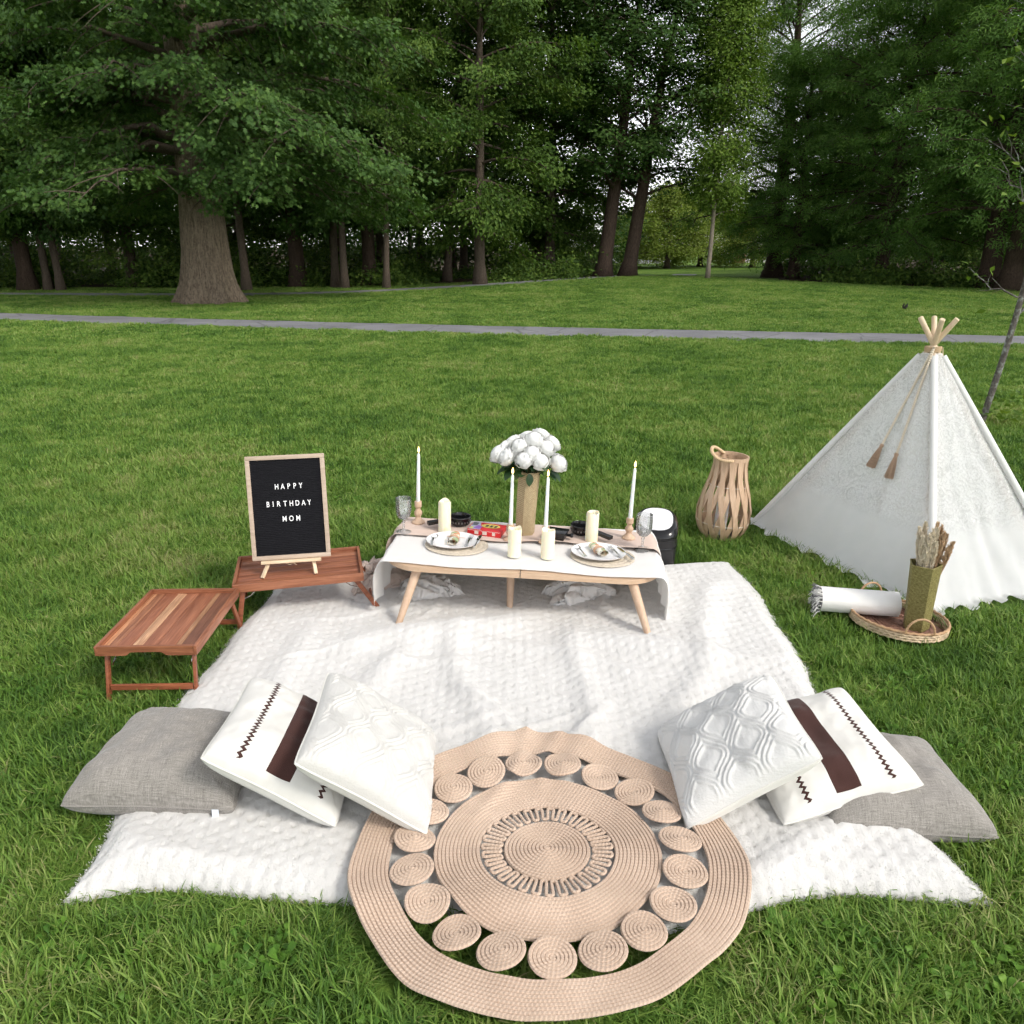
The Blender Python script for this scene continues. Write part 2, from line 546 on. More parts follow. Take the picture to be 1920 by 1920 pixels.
RUG_C = (0.105, 1.865); RUG_R = 0.605
TENT = [(1.60, 4.93), (2.17, 3.53), (3.10, 3.80), (2.55, 5.15)]
BL = (-1.335, 1.300, 1.715, 4.17)       # blanket x0 x1 y0 y1
def keep_grass(x, y, m=0.0):
    k = ~((x > BL[0] + 0.03) & (x < BL[1] - 0.03) & (y > BL[2] + 0.085) & (y < BL[3] - 0.02))
    k &= ~in_poly(x, y, TENT)
    k &= np.abs(y - path_y(x)) * 0.97 > 0.93 + m - .16 * (vnoise(x * 2.5, y * 2.5, 8) > .45)
    k &= ~(((x - 1.93) ** 2 + (y - 3.46) ** 2) < 0.23 ** 2)
    k &= ~(((x - 1.36) ** 2 + (y - 4.74) ** 2) < 0.12 ** 2)
    k &= ~(((x - 0.84) ** 2 + (y - 4.25) ** 2) < 0.13 ** 2)
    for i in range(0, len(P2C), 1):
        pass
    return k
def near_p2(x, y):
    d = np.full(len(x), 9.0)
    for p in P2C:
        d = np.minimum(d, np.hypot(x - p[0], y - p[1]))
    return d
def grass():
    # clumpy distribution, denser near the camera; two grades of tufts
    bands = [(0.9, 3.2, 1900, 0), (3.2, 6.0, 1350, 0), (6.0, 10.0, 620, 1), (10.0, 16.0, 260, 1), (16.0, 24.0, 130, 2), (24.0, 40.0, 62, 2)]
    P = []; S = []; I = []
    for y0, y1, den, g in bands:
        wmax = 0.70 * y1 * 1.08 + 1.2
        n = int(den * (y1 - y0) * 2 * wmax)
        x = RG.uniform(-wmax, wmax, n); y = RG.uniform(y0, y1, n)
        ok = (np.abs(x) < 0.70 * y + 1.1) & keep_grass(x, y)
        if y1 > 24: ok &= (near_p2(x, y) > 0.66) & (y < 35.5 + 1.5 * (fbm(x * .4, y * .4, 5) - .5) + 3.5 * np.exp(-((x - 8) / 6) ** 2))
        x, y = x[ok], y[ok]
        cl = fbm(x * 2.2, y * 2.2, 3) ; fine = fbm(x * 9, y * 9, 11)
        ok = RG.uniform(size=len(x)) < np.clip(0.35 + 1.3 * (0.5 * cl + 0.5 * fine), 0.15, 1)
        x, y, cl = x[ok], y[ok], cl[ok]
        sc = RG.uniform(0.7, 1.2, len(x)) * (0.72 + 0.75 * cl)
        # flattened under the rug and the blanket's edge
        d = np.hypot(x - RUG_C[0], y - RUG_C[1])
        flat = np.where(d < RUG_R + 0.02, 0.42, 1.0)
        near = (x > BL[0] - .05) & (x < BL[1] + .05) & (y > BL[2] - .03) & (y < BL[3] + .05)
        flat = np.where(near, np.minimum(flat, 0.6), flat)
        z = gz(x, y)
        # grass meets the path a little short
        P.append(np.stack([x, y, z], -1)); S.append(np.stack([sc, sc, sc * flat * (0.92 if g == 2 else 1)], -1))
        I.append(RG.integers(0, 8, len(x)) + 8 * g)
    P = np.concatenate(P); S = np.concatenate(S); I = np.concatenate(I)
    rot = np.stack([RG.normal(0, .12, len(P)), RG.normal(0, .12, len(P)), RG.uniform(0, 6.28, len(P))], -1)
    src = [tuft(100 + k, 11, 0.030, 0.040, 0.090, 0.0046, 0.60, 1.2) for k in range(8)]
    src += [tuft(200 + k, 20, 0.060, 0.034, 0.072, 0.0070, 0.50, 1.1) for k in range(8)]
    src += [tuft(300 + k, 34, 0.130, 0.034, 0.066, 0.0130, 0.45, 1.0) for k in range(8)]
    scatter('lawn_grass', P, rot, S, I, src, 'short green lawn grass with lighter and darker patches')
    print('grass tufts', len(P))
grass()

def weeds():
    def clump(seed, n, L, W, up):
        r = np.random.default_rng(seed); V = []; Q = []; A = []; k = 0
        for b in range(n):
            a = 2 * PI * (b + r.uniform(-.3, .3)) / n
            d = np.array([math.cos(a), math.sin(a), 0]); s = np.array([-d[1], d[0], 0])
            l = L * r.uniform(.7, 1.2); wd = W * r.uniform(.7, 1.2); e = up * r.uniform(.6, 1.3)
            prof = [(0.0, .10, 0.0), (.35, .18, .5), (.55, .9, .8), (.75, 1.0, .95), (.9, .62, .95), (1.0, .08, .86)]
            for t, ww, h in prof:
                c = d * l * t + np.array([0, 0, h * e + 0.01])
                V += [c - s * wd * ww / 2 + [0, 0, .15 * wd * ww], c, c + s * wd * ww / 2 + [0, 0, .15 * wd * ww]]
            var = r.uniform()
            for i in range(5):
                q = k + i * 3
                Q += [(q, q + 1, q + 4, q + 3), (q + 1, q + 2, q + 5, q + 4)]; A += [var, var]
            k += 18
        return np_mesh('weed', np.array(V), [np.array(Q)], M_WEED, True, attr=A)
    src = [clump(s, n, L, W, u) for s, n, L, W, u in ((1, 5, .055, .030, .035), (2, 7, .075, .034, .03), (3, 3, .04, .026, .03), (4, 4, .05, .036, .045), (5, 6, .04, .022, .025))]
    n = 5200
    y = 1.0 + 13 * RG.uniform(size=n) ** 1.5; x = RG.uniform(-1, 1, n) * (0.72 * y + 0.6)
    ok = keep_grass(x, y) & (np.hypot(x - RUG_C[0], y - RUG_C[1]) > RUG_R + .03) & ~((x > BL[0] - .06) & (x < BL[1] + .08) & (y > BL[2] - .06) & (y < BL[3] + .06))
    ok &= RG.uniform(size=n) < np.clip((fbm(x * 0.9, y * 0.9, 77) - 0.28) * 3.2, 0.04, 1)
    x, y = x[ok], y[ok]; m = len(x)
    # the broad-leaved weeds by the blanket's near edge
    ex = np.array([-0.74, -0.70, -0.62, -0.66, -0.60, -0.69, 0.77, 0.83, -1.13, 0.95, -0.58]); ey = np.array([1.60, 1.55, 1.63, 1.50, 1.53, 1.45, 1.56, 1.47, 1.53, 1.60, 1.40])
    P = np.concatenate([np.stack([x, y, gz(x, y)], -1), np.stack([ex, ey, 0 * ex], -1)])
    s = np.concatenate([RG.uniform(.35, .75, m), RG.uniform(.6, .95, len(ex))])
    rot = np.stack([RG.normal(0, .1, len(P)), RG.normal(0, .1, len(P)), RG.uniform(0, 6.28, len(P))], -1)
    scatter('lawn_weeds', P, rot, np.stack([s, s, s], -1), RG.integers(0, 5, len(P)), src, 'broad-leaved weeds scattered through the grass')
weeds()

# ================================================================ TREES
def leaves(P, Nn, Tn, size, tmplV, tmplF, r, lo=0.75, hi=1.25):
    """instantiates a leaf template at every point. returns V, [F], var"""
    n = len(P)
    Nn = Nn / (np.linalg.norm(Nn, axis=1)[:, None] + 1e-9)
    Tn = Tn - Nn * np.sum(Tn * Nn, 1)[:, None]
    Tn = Tn / (np.linalg.norm(Tn, axis=1)[:, None] + 1e-9)
    B = np.cross(Nn, Tn)
    s = (size * r.uniform(lo, hi, n))[:, None, None]
    tv = np.asarray(tmplV)[None]
    V = P[:, None, :] + s * (tv[:, :, 0:1] * Tn[:, None] + tv[:, :, 1:2] * B[:, None] + tv[:, :, 2:3] * Nn[:, None])
    k = tv.shape[1]
    out = []
    for f in tmplF:
        f = np.asarray(f)
        out.append((np.arange(n)[:, None, None] * k + f[None]).reshape(-1, f.shape[1]))
    return V.reshape(-1, 3), out, [len(np.asarray(f)) for f in tmplF]

LEAF_D = ([(0, 0, 0), (.45, .30, .06), (1, 0, -.08), (.45, -.30, .06)], [[(0, 1, 2, 3)]])           # simple pointed leaf
LEAF_M = ([(0, 0, 0), (.30, .46, .05), (.52, .20, 0), (1, 0, -.10), (.52, -.20, 0), (.30, -.46, .05)], [[(0, 1, 2, 5), (2, 3, 4, 5)]])   # three-pointed
LEAF_O = ([(0, 0, 0), (.24, .42, .05), (.36, .12, 0), (.62, .44, .03), (.66, .12, 0), (1, 0, -.1), (.66, -.12, 0), (.62, -.44, .03), (.36, -.12, 0), (.24, -.42, .05)],
          [[(0, 1, 2, 8), (2, 3, 4, 8), (8, 4, 6, 7)], [(4, 5, 6), (0, 8, 9)]])
# a spray of narrow needles/leaflets along a twig
def _spray():
    V = []; F = []
    k = 0
    for i in range(3):
        t = i / 3
        for sg in (-1, 1):
            L = .34 * (1 - .55 * abs(t - .35))
            a = (t, 0, -.10 * t * t); b = (t + .17 + L * .30, sg * L * .9, -.10 * t * t - .05)
            V += [a, ((a[0] + b[0]) / 2 - .05, (a[1] + b[1]) / 2, a[2]), b, ((a[0] + b[0]) / 2 + .06, (a[1] + b[1]) / 2, a[2])]
            F.append((k, k + 1, k + 2, k + 3)); k += 4
    return V, [F]
LEAF_S = _spray()

def bez(p0, p1, p2, n):
    t = np.linspace(0, 1, n)[:, None]
    return (1 - t) ** 2 * p0 + 2 * t * (1 - t) * p1 + t * t * p2

def grow(seed, height, tr, crown, f0=0.25, nL=36, nS=7, nC=5, nl=26, lsize=0.11, leaf=LEAF_M, elev=(5, 60), droop=0.15,
         sig=(0.34, 0.16), lean=(0, 0), subf=0.42, trunk_top=0.96, flare=1.5, upn=0.8, twist=0.35, sparse_above=None, start_in=0.25):
    """returns trunk mesh builder, branch mesh builder, (V,F,var) of the leaves; local coordinates, base at origin.
    crown(h) -> radius at height fraction h (0..1)"""
    r = np.random.default_rng(seed)
    n = 18
    tz = np.linspace(0, 1, n)
    wob = np.cumsum(r.normal(0, 0.012 * height / n * 4, (n, 2)), 0) * tz[:, None]
    TP = np.stack([lean[0] * tz + wob[:, 0], lean[1] * tz + wob[:, 1], tz * height * trunk_top], -1)
    TR = tr * (1 - tz * 0.93) ** 0.85 + 0.015
    TR[0] *= flare
    trunk = MB()
    # finer base
    trunk.tube(TP.tolist(), TR.tolist(), 12)
    br = MB(); CP = []; CD = []; CH = []
    def tp(f):
        return np.array([np.interp(f, tz, TP[:, k]) for k in range(3)])
    for i in range(nL):
        f = f0 + (1 - f0) * ((i + r.uniform(0, .9)) / nL) ** 0.92
        f = min(f, 0.985)
        az = i * 2.39996 + r.normal(0, twist)
        if sparse_above and f > sparse_above and r.uniform() < 0.45: continue
        L = max(crown(f), 0.15) * r.uniform(0.72, 1.12)
        el = R(elev[0] + (elev[1] - elev[0]) * f ** 1.4 + r.normal(0, 7))
        d = np.array([math.cos(az), math.sin(az), 0.0])
        p0 = tp(f * (0.985 if f < .9 else .98))
        p2 = p0 + d * L * math.cos(el) + np.array([0, 0, L * math.sin(el) - droop * L])
        p1 = (p0 + p2) / 2 + np.array([0, 0, 0.16 * L])
        pts = bez(p0, p1, p2, 7)
        r0 = min(max(0.016, tr * 0.30 * (1 - f) + 0.02), np.interp(f, tz, TR) * 0.75)
        br.tube(pts.tolist(), np.linspace(r0, 0.008, 7).tolist(), 5, cap=False)
        for j in range(nS):
            t = start_in + (1 - start_in) * (j + r.uniform(0, .8)) / nS
            q0 = np.array([np.interp(t, np.linspace(0, 1, 7), pts[:, k]) for k in range(3)])
            sa = az + (1 if j % 2 else -1) * r.uniform(0.35, 1.15)
            l2 = L * subf * (1.15 - 0.6 * t) * r.uniform(.7, 1.2) + 0.15
            e2 = el * 0.5 + r.normal(0, 0.38) - droop * 0.6
            dd = np.array([math.cos(sa) * math.cos(e2), math.sin(sa) * math.cos(e2), math.sin(e2)])
            q2 = q0 + dd * l2 + np.array([0, 0, -droop * l2 * 0.8]); q1 = (q0 + q2) / 2 + np.array([0, 0, 0.1 * l2])
            sp = bez(q0, q1, q2, 5)
            br.tube(sp[::2].tolist(), [r0 * .35 + .004, .006, .003], 3, cap=False)
            for c in range(nC):
                u = (c + r.uniform(0.1, 1.0)) / nC
                CP.append(np.array([np.interp(u, np.linspace(0, 1, 5), sp[:, k]) for k in range(3)])); CD.append(dd); CH.append(f)
    CP = np.array(CP); CD = np.array(CD)
    m = len(CP)
    # unequal clusters, so that light and dark clumps and gaps form
    cnt = np.clip(r.gamma(1.1, nl / 1.1, m), 1, nl * 4).astype(int)
    idx = np.repeat(np.arange(m), cnt); k = len(idx)
    off = r.normal(0, 1, (k, 3)) * np.array([sig[0], sig[0], sig[1]])
    P = CP[idx] + off
    P[:, 2] -= 0.18 * (off[:, 0] ** 2 + off[:, 1] ** 2)
    D = CD[idx]
    cen = CP - np.array([lean[0] * .5, lean[1] * .5, 0]); cen[:, 2] = 0; cen /= np.linalg.norm(cen, axis=1)[:, None] + 1e-6
    Ncl = cen * .55 + r.normal(0, .35, (m, 3)) + np.array([0, 0, upn])
    Nn = Ncl[idx] + r.normal(0, 0.38, (k, 3))
    Tn = D * 0.8 + off * np.array([1.2, 1.2, 0.4]) + r.normal(0, .5, (k, 3)) + np.array([0, 0, -0.35])
    V, F, per = leaves(P, Nn, Tn, lsize, leaf[0], leaf[1], r)
    cv = r.uniform(size=m)[idx] * .45 + r.uniform(size=k) * .55
    var = np.concatenate([np.repeat(cv, p) for p in per])
    return trunk, br, (V, F, var)

def crown_mesh(name, data, mat):
    V, F, var = data
    return np_mesh(name, V, F, mat, False, attr=var)

GREENS = {
 'oak':   [(0.15, (0.028, 0.064, 0.016)), (0.5, (0.060, 0.124, 0.030)), (0.9, (0.112, 0.195, 0.044))],
 'maple': [(0.15, (0.030, 0.062, 0.012)), (0.5, (0.066, 0.128, 0.022)), (0.9, (0.130, 0.200, 0.036))],
 'dark':  [(0.15, (0.020, 0.048, 0.012)), (0.5, (0.044, 0.098, 0.020)), (0.9, (0.085, 0.150, 0.032))],
 'light': [(0.15, (0.055, 0.105, 0.016)), (0.5, (0.110, 0.190, 0.028)), (0.9, (0.180, 0.260, 0.045))],
 'fir':   [(0.15, (0.042, 0.100, 0.022)), (0.5, (0.088, 0.180, 0.036)), (0.9, (0.150, 0.260, 0.054))],
 'pale':  [(0.15, (0.110, 0.180, 0.025)), (0.5, (0.190, 0.260, 0.045)), (0.9, (0.270, 0.320, 0.075))],
}
ML = {k: leafmat('foliage_' + k, v) for k, v in GREENS.items()}
M_BARK_OAK = bark('oak_bark', (0.042, 0.030, 0.021), (0.235, 0.185, 0.135), 1.0)
M_BARK = bark('grey_brown_bark', (0.040, 0.030, 0.024), (0.135, 0.105, 0.080), 2.0)
M_BARK_RED = bark('reddish_bark', (0.026, 0.018, 0.014), (0.095, 0.066, 0.050), 1.5)
M_BARK_PALE = bark('pale_bark', (0.130, 0.110, 0.085), (0.300, 0.255, 0.205), 3.0)
M_BARK_LICHEN = bark('lichen_bark', (0.045, 0.038, 0.034), (0.150, 0.135, 0.120), 4.0, (0.28, 0.30, 0.27))

def trunk_verts(p):
    return p
def place_tree(name, label, parts, x, y, rz=0, s=1.0, sz=None, group='trees at the edge of the wood', bmat=None, crown_mat=None, cat='tree', tilt=(0, 0)):
    t = thing(name, label, cat, (x, y, float(gz(x, y)) - 0.04), (tilt[0], tilt[1], rz), group)
    t.scale = (s, s, sz or s)
    for nm, me in parts:
        mobj(nm, me, t)
    return t

def protos():
    D = {}
    def mk(key, g, bm, lm):
        tr, br, lv = g
        D[key] = [('trunk', tr.mesh('trunk', bm, True)), ('branches', br.mesh('branches', bm, True)), ('crown', crown_mesh('crown', lv, ML[lm]))]
    # rounded broad-leaved trees, tall; the low limbs start above head height
    cr = lambda R0, a0, w0, e: (lambda h: R0 * (max(0.02, math.sin(PI * min(1, max(0, (h - a0) / w0)))) ** e))
    mk('maple_a', grow(11, 17, 0.27, cr(4.8, .02, 1.06, .55), 0.135, 56, 7, 5, 25, 0.185, LEAF_D, (-4, 62), 0.26, (.34, .16)), M_BARK, 'maple')
    mk('maple_b', grow(12, 15, 0.20, cr(4.1, .04, 1.02, .55), 0.19, 50, 7, 5, 24, 0.18, LEAF_D, (0, 60), 0.22, (.33, .16)), M_BARK, 'dark')
    mk('ash', grow(13, 18, 0.20, cr(4.4, .08, 1.0, .65), 0.22, 48, 7, 5, 21, 0.18, LEAF_D, (8, 66), 0.12, (.33, .17)), M_BARK, 'maple')
    mk('dark_b', grow(14, 16, 0.32, cr(5.2, .03, 1.05, .6), 0.17, 56, 7, 5, 25, 0.185, LEAF_D, (-2, 60), 0.24, (.35, .16)), M_BARK_RED, 'dark')
    mk('tall', grow(19, 16, 0.34, cr(4.6, .12, .98, .6), 0.27, 46, 7, 5, 16, 0.185, LEAF_D, (12, 62), 0.12, (.34, .16)), M_BARK_RED, 'dark')
    # slender light-green birch-like tree
    mk('birch', grow(15, 12.2, 0.085, cr(1.85, .10, 1.0, .55), 0.22, 60, 5, 5, 20, 0.135, LEAF_D, (25, 70), 0.20, (.26, .24), flare=1.25), M_BARK_PALE, 'light')
    # feathery conifer with tiered boughs
    mk('fir_a', grow(16, 16, 0.42, cr(6.4, -.05, 1.12, .5), 0.17, 62, 10, 5, 4, 0.58, LEAF_S, (-4, 56), 0.18, (.26, .16), upn=.75, subf=.38, start_in=.2), M_BARK_RED, 'fir')
    mk('fir_b', grow(17, 13, 0.30, cr(5.4, -.05, 1.12, .5), 0.13, 54, 9, 5, 4, 0.58, LEAF_S, (-4, 54), 0.18, (.26, .16), upn=.75, subf=.38, start_in=.2), M_BARK_RED, 'fir')
    # weeping pale tree
    mk('willow', grow(18, 6.2, 0.16, lambda h: 3.0 * (max(0.02, math.sin(PI * min(1, max(0, (h + .12) / 1.12)))) ** .6), 0.14, 40, 6, 6, 16, 0.15, LEAF_D, (20, 60), 0.42, (.25, .34), upn=.3), M_BARK, 'pale')
    return D
PR = protos()

# ---- the great oak at the left
def oak():
    t = thing('oak_tree', 'huge oak with a wide flared trunk standing between the two paths', 'tree', (-10.03, 26.6, -0.05), group='trees on the lawn')
    r = np.random.default_rng(3)
    # trunk: swelling foot with root buttresses, furrowed by vertical ridges
    zs = np.concatenate([np.linspace(0, 2.6, 22), np.linspace(2.9, 20, 22)])
    rs = 0.80 - 0.033 * zs + 0.36 * np.exp(-zs / 0.55) + 0.10 * np.exp(-zs / 1.7)
    rs = np.maximum(rs * .90, 0.06); seg = 160
    th = np.linspace(0, 2 * PI, seg, endpoint=False)
    V = []
    for z, rr in zip(zs, rs):
        butt = 1 + 0.16 * math.exp(-z / 0.6) * np.cos(7 * th + .5 + .3 * np.sin(2 * th)) + .05 * math.exp(-z / 2) * np.cos(3 * th)
        fur = 1 + 0.030 * np.abs(np.sin(th * 15 + 1.6 * np.sin(z * 1.3 + th * 3) + .5 * np.sin(z * 3.1))) + .016 * np.sin(th * 37 + z * 1.8 + 2 * np.sin(z * 2.3)) + .012 * vnoise(th * 14, np.full_like(th, z * 3), 6)
        q = rr * butt * fur
        V.append(np.stack([q * np.cos(th) + .10 * math.sin(z * .25), q * np.sin(th), np.full(seg, z)], -1))
    V = np.concatenate(V); i = np.arange(len(V)).reshape(len(zs), seg)
    F = np.stack([i[:-1], np.roll(i[:-1], -1, 1), np.roll(i[1:], -1, 1), i[1:]], -1).reshape(-1, 4)
    mobj('trunk', np_mesh('trunk', V, F, M_BARK_OAK), t)
    br = MB(); CP = []; CD = []
    def limb(z0, az, L, rise, droop, r0, nS=9, nC=6):
        d = np.array([math.cos(az), math.sin(az), 0]); p0 = np.array([.08 * math.sin(z0 * .25), 0, z0]) + d * 0.3
        p2 = p0 + d * L + np.array([0, 0, rise - droop]); p2[2] = max(p2[2], 2.75 + r.uniform(0, .4)); p1 = p0 + d * L * .55 + np.array([0, 0, rise + .25])
        pts = bez(p0, p1, p2, 9)
        pts[1:-1] += r.normal(0, .06, (7, 3))
        br.tube(pts.tolist(), (np.linspace(1, .06, 9) ** 1.5 * r0 + .006).tolist(), 7, cap=False)
        for j in range(nS):
            u = .20 + .80 * (j + r.uniform(0, .8)) / nS
            q0 = np.array([np.interp(u, np.linspace(0, 1, 9), pts[:, k]) for k in range(3)])
            sa = az + (1 if j % 2 else -1) * r.uniform(.3, 1.2); l2 = L * .34 * (1.2 - .6 * u) * r.uniform(.7, 1.25) + .3
            dd = np.array([math.cos(sa), math.sin(sa), r.normal(-.08, .22)])
            q2 = q0 + dd * l2 + np.array([0, 0, -.30 * l2]); q2[2] = max(q2[2], 2.0 + r.uniform(0, .3)); sp = bez(q0, (q0 + q2) / 2 + np.array([0, 0, .16 * l2]), q2, 6)
            br.tube(sp.tolist(), np.linspace(r0 * .15 + .005, .003, 6).tolist(), 4, cap=False)
            CP.append(q0 + np.array([0, 0, .08])); CD.append(dd)
            for c in range(nC):
                v = (c + r.uniform(.2, 1)) / nC
                CP.append(np.array([np.interp(v, np.linspace(0, 1, 6), sp[:, k]) for k in range(3)])); CD.append(dd)
    # low limbs drooping to head height, then rising tiers
    k = 0
    for z0 in np.linspace(3.2, 11.0, 40):
        az = k * 2.39996 + r.normal(0, .2); k += 1
        L = r.uniform(4.0, 6.6) * (1.0 if math.cos(az) > -.2 else .82)
        limb(z0, az, L, r.uniform(.2, 1.0), r.uniform(.9, 2.2) if z0 < 6.5 else r.uniform(.3, 1.3), .13)
    for z0 in np.linspace(10.8, 19, 16):
        limb(z0, k * 2.39996, r.uniform(3.0, 5.8) * (1.25 - z0 / 24), r.uniform(.8, 2.2), .5, .10, 7, 4); k += 1
    # limbs reaching out to the right over the lawn
    for z0, az, L, rise, dr in ((4.2, .05, 6.2, .5, 2.3), (5.2, -.35, 6.6, .6, 2.0), (6.4, .25, 7.2, .9, 1.6), (7.4, -.15, 6.4, 1.0, 1.0), (5.8, -.75, 5.8, .6, 1.9), (4.6, 3.3, 4.8, .5, 2.0), (6.2, 3.9, 5.2, .6, 1.6), (3.6, -1.2, 2.0, .1, .9), (5.2, -1.0, 3.0, .4, 1.2), (6.6, -2.2, 3.2, .4, 1.0), (7.6, -1.5, 3.0, .5, .9), (8.8, -1.2, 3.2, .5, .8), (9.4, -1.9, 3.2, .5, .8), (8.2, -.6, 4.5, .6, 1.0), (5.0, -2.2, 4.2, .4, 1.6), (6.0, -2.5, 4.6, .5, 1.6), (4.4, -.9, 4.4, .4, 1.7)):
        limb(z0, az, L, rise, dr, .15, 11, 6)
    mobj('branches', br.mesh('branches', M_BARK), t)
    CP = np.array(CP); CD = np.array(CD); m = len(CP)
    keep = np.hypot(CP[:, 0], CP[:, 1]) > .75 
    # leaves leave the front of the lower trunk open
    keep &= ~((CP[:, 2] < 3.4) & (np.abs(CP[:, 0] + .1) < 1.25) & (CP[:, 1] < 0))
    keep &= CP[:, 2] > 1.7
    keep &= ~((CP[:, 2] < 7.5) & (np.abs(CP[:, 0]) < .95) & (CP[:, 1] < 0) & (r.uniform(size=m) < .72))
    CP, CD = CP[keep], CD[keep]; m = len(CP)
    cnt = np.clip(r.gamma(1.2, 25 / 1.2, m) * np.where(CP[:, 2] > 9.3, .25, 1.0) * np.where(CP[:, 1] > 2.5, .6, 1.0), 2, 90).astype(int); idx = np.repeat(np.arange(m), cnt); kk = len(idx)
    off = r.normal(0, 1, (kk, 3)) * np.array([.25, .25, .11])
    P = CP[idx] + off; P[:, 2] -= .25 * (off[:, 0] ** 2 + off[:, 1] ** 2)
    Ncl = r.normal(0, .35, (m, 3)) + np.array([0, 0, .75]); Ncl[:, :2] += .5 * CP[:, :2] / (np.linalg.norm(CP[:, :2], axis=1)[:, None] + 1e-6)
    Nn = Ncl[idx] + r.normal(0, .36, (kk, 3)); Tn = CD[idx] * .6 + off * 1.2 + r.normal(0, .45, (kk, 3)) + np.array([0, 0, -.5])
    V, F, per = leaves(P, Nn, Tn, .140, LEAF_O[0], LEAF_O[1], r)
    cv = r.uniform(size=m)[idx] * .4 + r.uniform(size=kk) * .6
    mobj('crown', crown_mesh('crown', (V, F, np.concatenate([np.repeat(cv, p) for p in per])), ML['oak']), t)
    print('oak leaves', kk)
oak()

def tx(px, y):          # where a trunk seen at that column stands at distance y
    return (px - 960) / 1450 * (0.9455 * y + 0.586 - 0.3256 * float(gz(0, y)))
TREES = [
 # px, y, proto, rz, s, sz, label
 (52, 33.6, 'dark_b', .3, .95, .95, 'dark leafy tree with the leftmost thick trunk beside the far path'),
 (90, 33.4, 'maple_b', 1.9, .72, .95, 'slim dark tree, middle one of the three thin trunks at far left'),
 (113, 33.2, 'maple_b', 4.1, .70, .92, 'slim dark tree, rightmost of the three thin trunks at far left'),
 (-70, 31.5, 'maple_a', 2.2, .95, 1.0, 'leafy maple overhanging the left edge above the far path'),
 (250, 37.5, 'maple_a', 4.4, .95, 1.0, 'broad maple filling the wood between the thin left trunks and the oak'),
 (462, 33.0, 'ash', 3.0, .80, .86, 'slender tree whose brown trunk rises just right of the oak'),
 (560, 35.5, 'dark_b', 5.0, 1.05, 1.0, 'thick reddish trunk of a dark tree right of the oak'),
 (629, 34.5, 'maple_b', 2.4, .80, .98, 'brown trunk of a dark tree, left of a close pair'),
 (646, 33.8, 'ash', .9, .72, .9, 'slim paler trunk, right of a close pair'),
 (694, 36.5, 'dark_b', 3.6, .92, 1.05, 'dark upright trunk between the close pair and a slender leaning trunk'),
 (724, 33.2, 'ash', 5.2, .62, .85, 'slender pale trunk leaning right in the middle of the wood'),
 (838, 38.5, 'maple_b', 4.9, .9, 1.0, 'thin dark leaning tree behind a bright gap in the undergrowth'),
 (900, 34.2, 'maple_a', .4, .82, .92, 'maple with a pale straight trunk near the middle of the wood'),
 (1030, 41.0, 'maple_a', 5.6, 1.0, .92, 'leafy maple between the pale straight trunk and the twin trunks'),
 (1130, 38.0, 'tall', 1.2, 1.0, .86, 'left one of two thick dark trunks leaning over the hill path'),
 (1176, 38.0, 'tall', 2.9, .98, .80, 'right one of two thick dark trunks leaning over the hill path'),
 (1326, 36.0, 'birch', 0, 1.0, 1.0, 'slender light-green birch on the crest of the hill'),
 (1486, 43.0, 'fir_b', 1.1, .95, .80, 'dark feathery tree behind the crest with long low boughs'),
 (1650, 39.0, 'fir_b', 3.4, 1.0, 1.0, 'feathery green tree filling the wood left of the thick right trunks'),
 (1852, 35.0, 'fir_a', 2.0, 1.0, 1.0, 'great feathery tree with a thick dark trunk above the teepee'),
 (1893, 33.6, 'fir_a', 4.5, .92, .95, 'feathery tree with the rightmost thick trunk beside the sapling'),
 (2060, 33.0, 'fir_b', 5.4, 1.0, 1.0, 'feathery tree whose boughs reach in at the right edge'),
 (1250, 70.0, 'willow', .4, 1.45, 1.05, 'pale yellow-green weeping tree glimpsed beyond the twin trunks'),
 (1190, 74.0, 'willow', 3.4, 1.3, .75, 'low pale tree glimpsed between the two thick leaning trunks'),
 (1312, 76.0, 'willow', 5.0, 1.5, .95, 'pale yellow-green tree glimpsed just left of the birch trunk'),
 (1410, 72.0, 'willow', 2.4, 1.4, .85, 'low pale tree glimpsed beyond the crest right of the birch'),
]
TILT = {724: (0, R(3.0)), 838: (0, R(5)), 1130: (0, R(5.5)), 1176: (0, R(8.0)), 1326: (0, R(1.5)), 629: (0, R(1.5)), 113: (0, R(-1))}
def tree_name(p):
    return {'birch': 'birch_tree', 'fir_a': 'feathery_tree', 'fir_b': 'feathery_tree', 'willow': 'willow_tree', 'ash': 'ash_tree'}.get(p, 'maple_tree')
for px, y, p, rz, s, sz, lab in TREES:
    t = place_tree(tree_name(p), lab, PR[p], tx(px, y), y, rz, s, sz)
    if px in TILT:
        t.rotation_mode = 'XYZ'
        t.rotation_euler = (Matrix.Rotation(TILT[px][1], 3, 'Y') @ Matrix.Rotation(rz, 3, 'Z')).to_euler()

_r2 = np.random.default_rng(77)
for k in range(16):
    px = -160 + 2240 * (k + _r2.uniform(.2, .8)) / 16; y = _r2.uniform(41, 47)
    if 1150 < px < 1340 or px > 1480: continue
    p = ('maple_a', 'dark_b', 'maple_b', 'ash')[k % 4] if px < 1380 else ('fir_b', 'dark_b', 'maple_a', 'fir_a')[k % 4]
    place_tree(tree_name(p), 'tree in the dark second row of the wood, hard to tell from its neighbours', PR[p], tx(px, y), y, _r2.uniform(0, 6), _r2.uniform(.95, 1.2), _r2.uniform(.85, 1.05), 'second row of the wood')

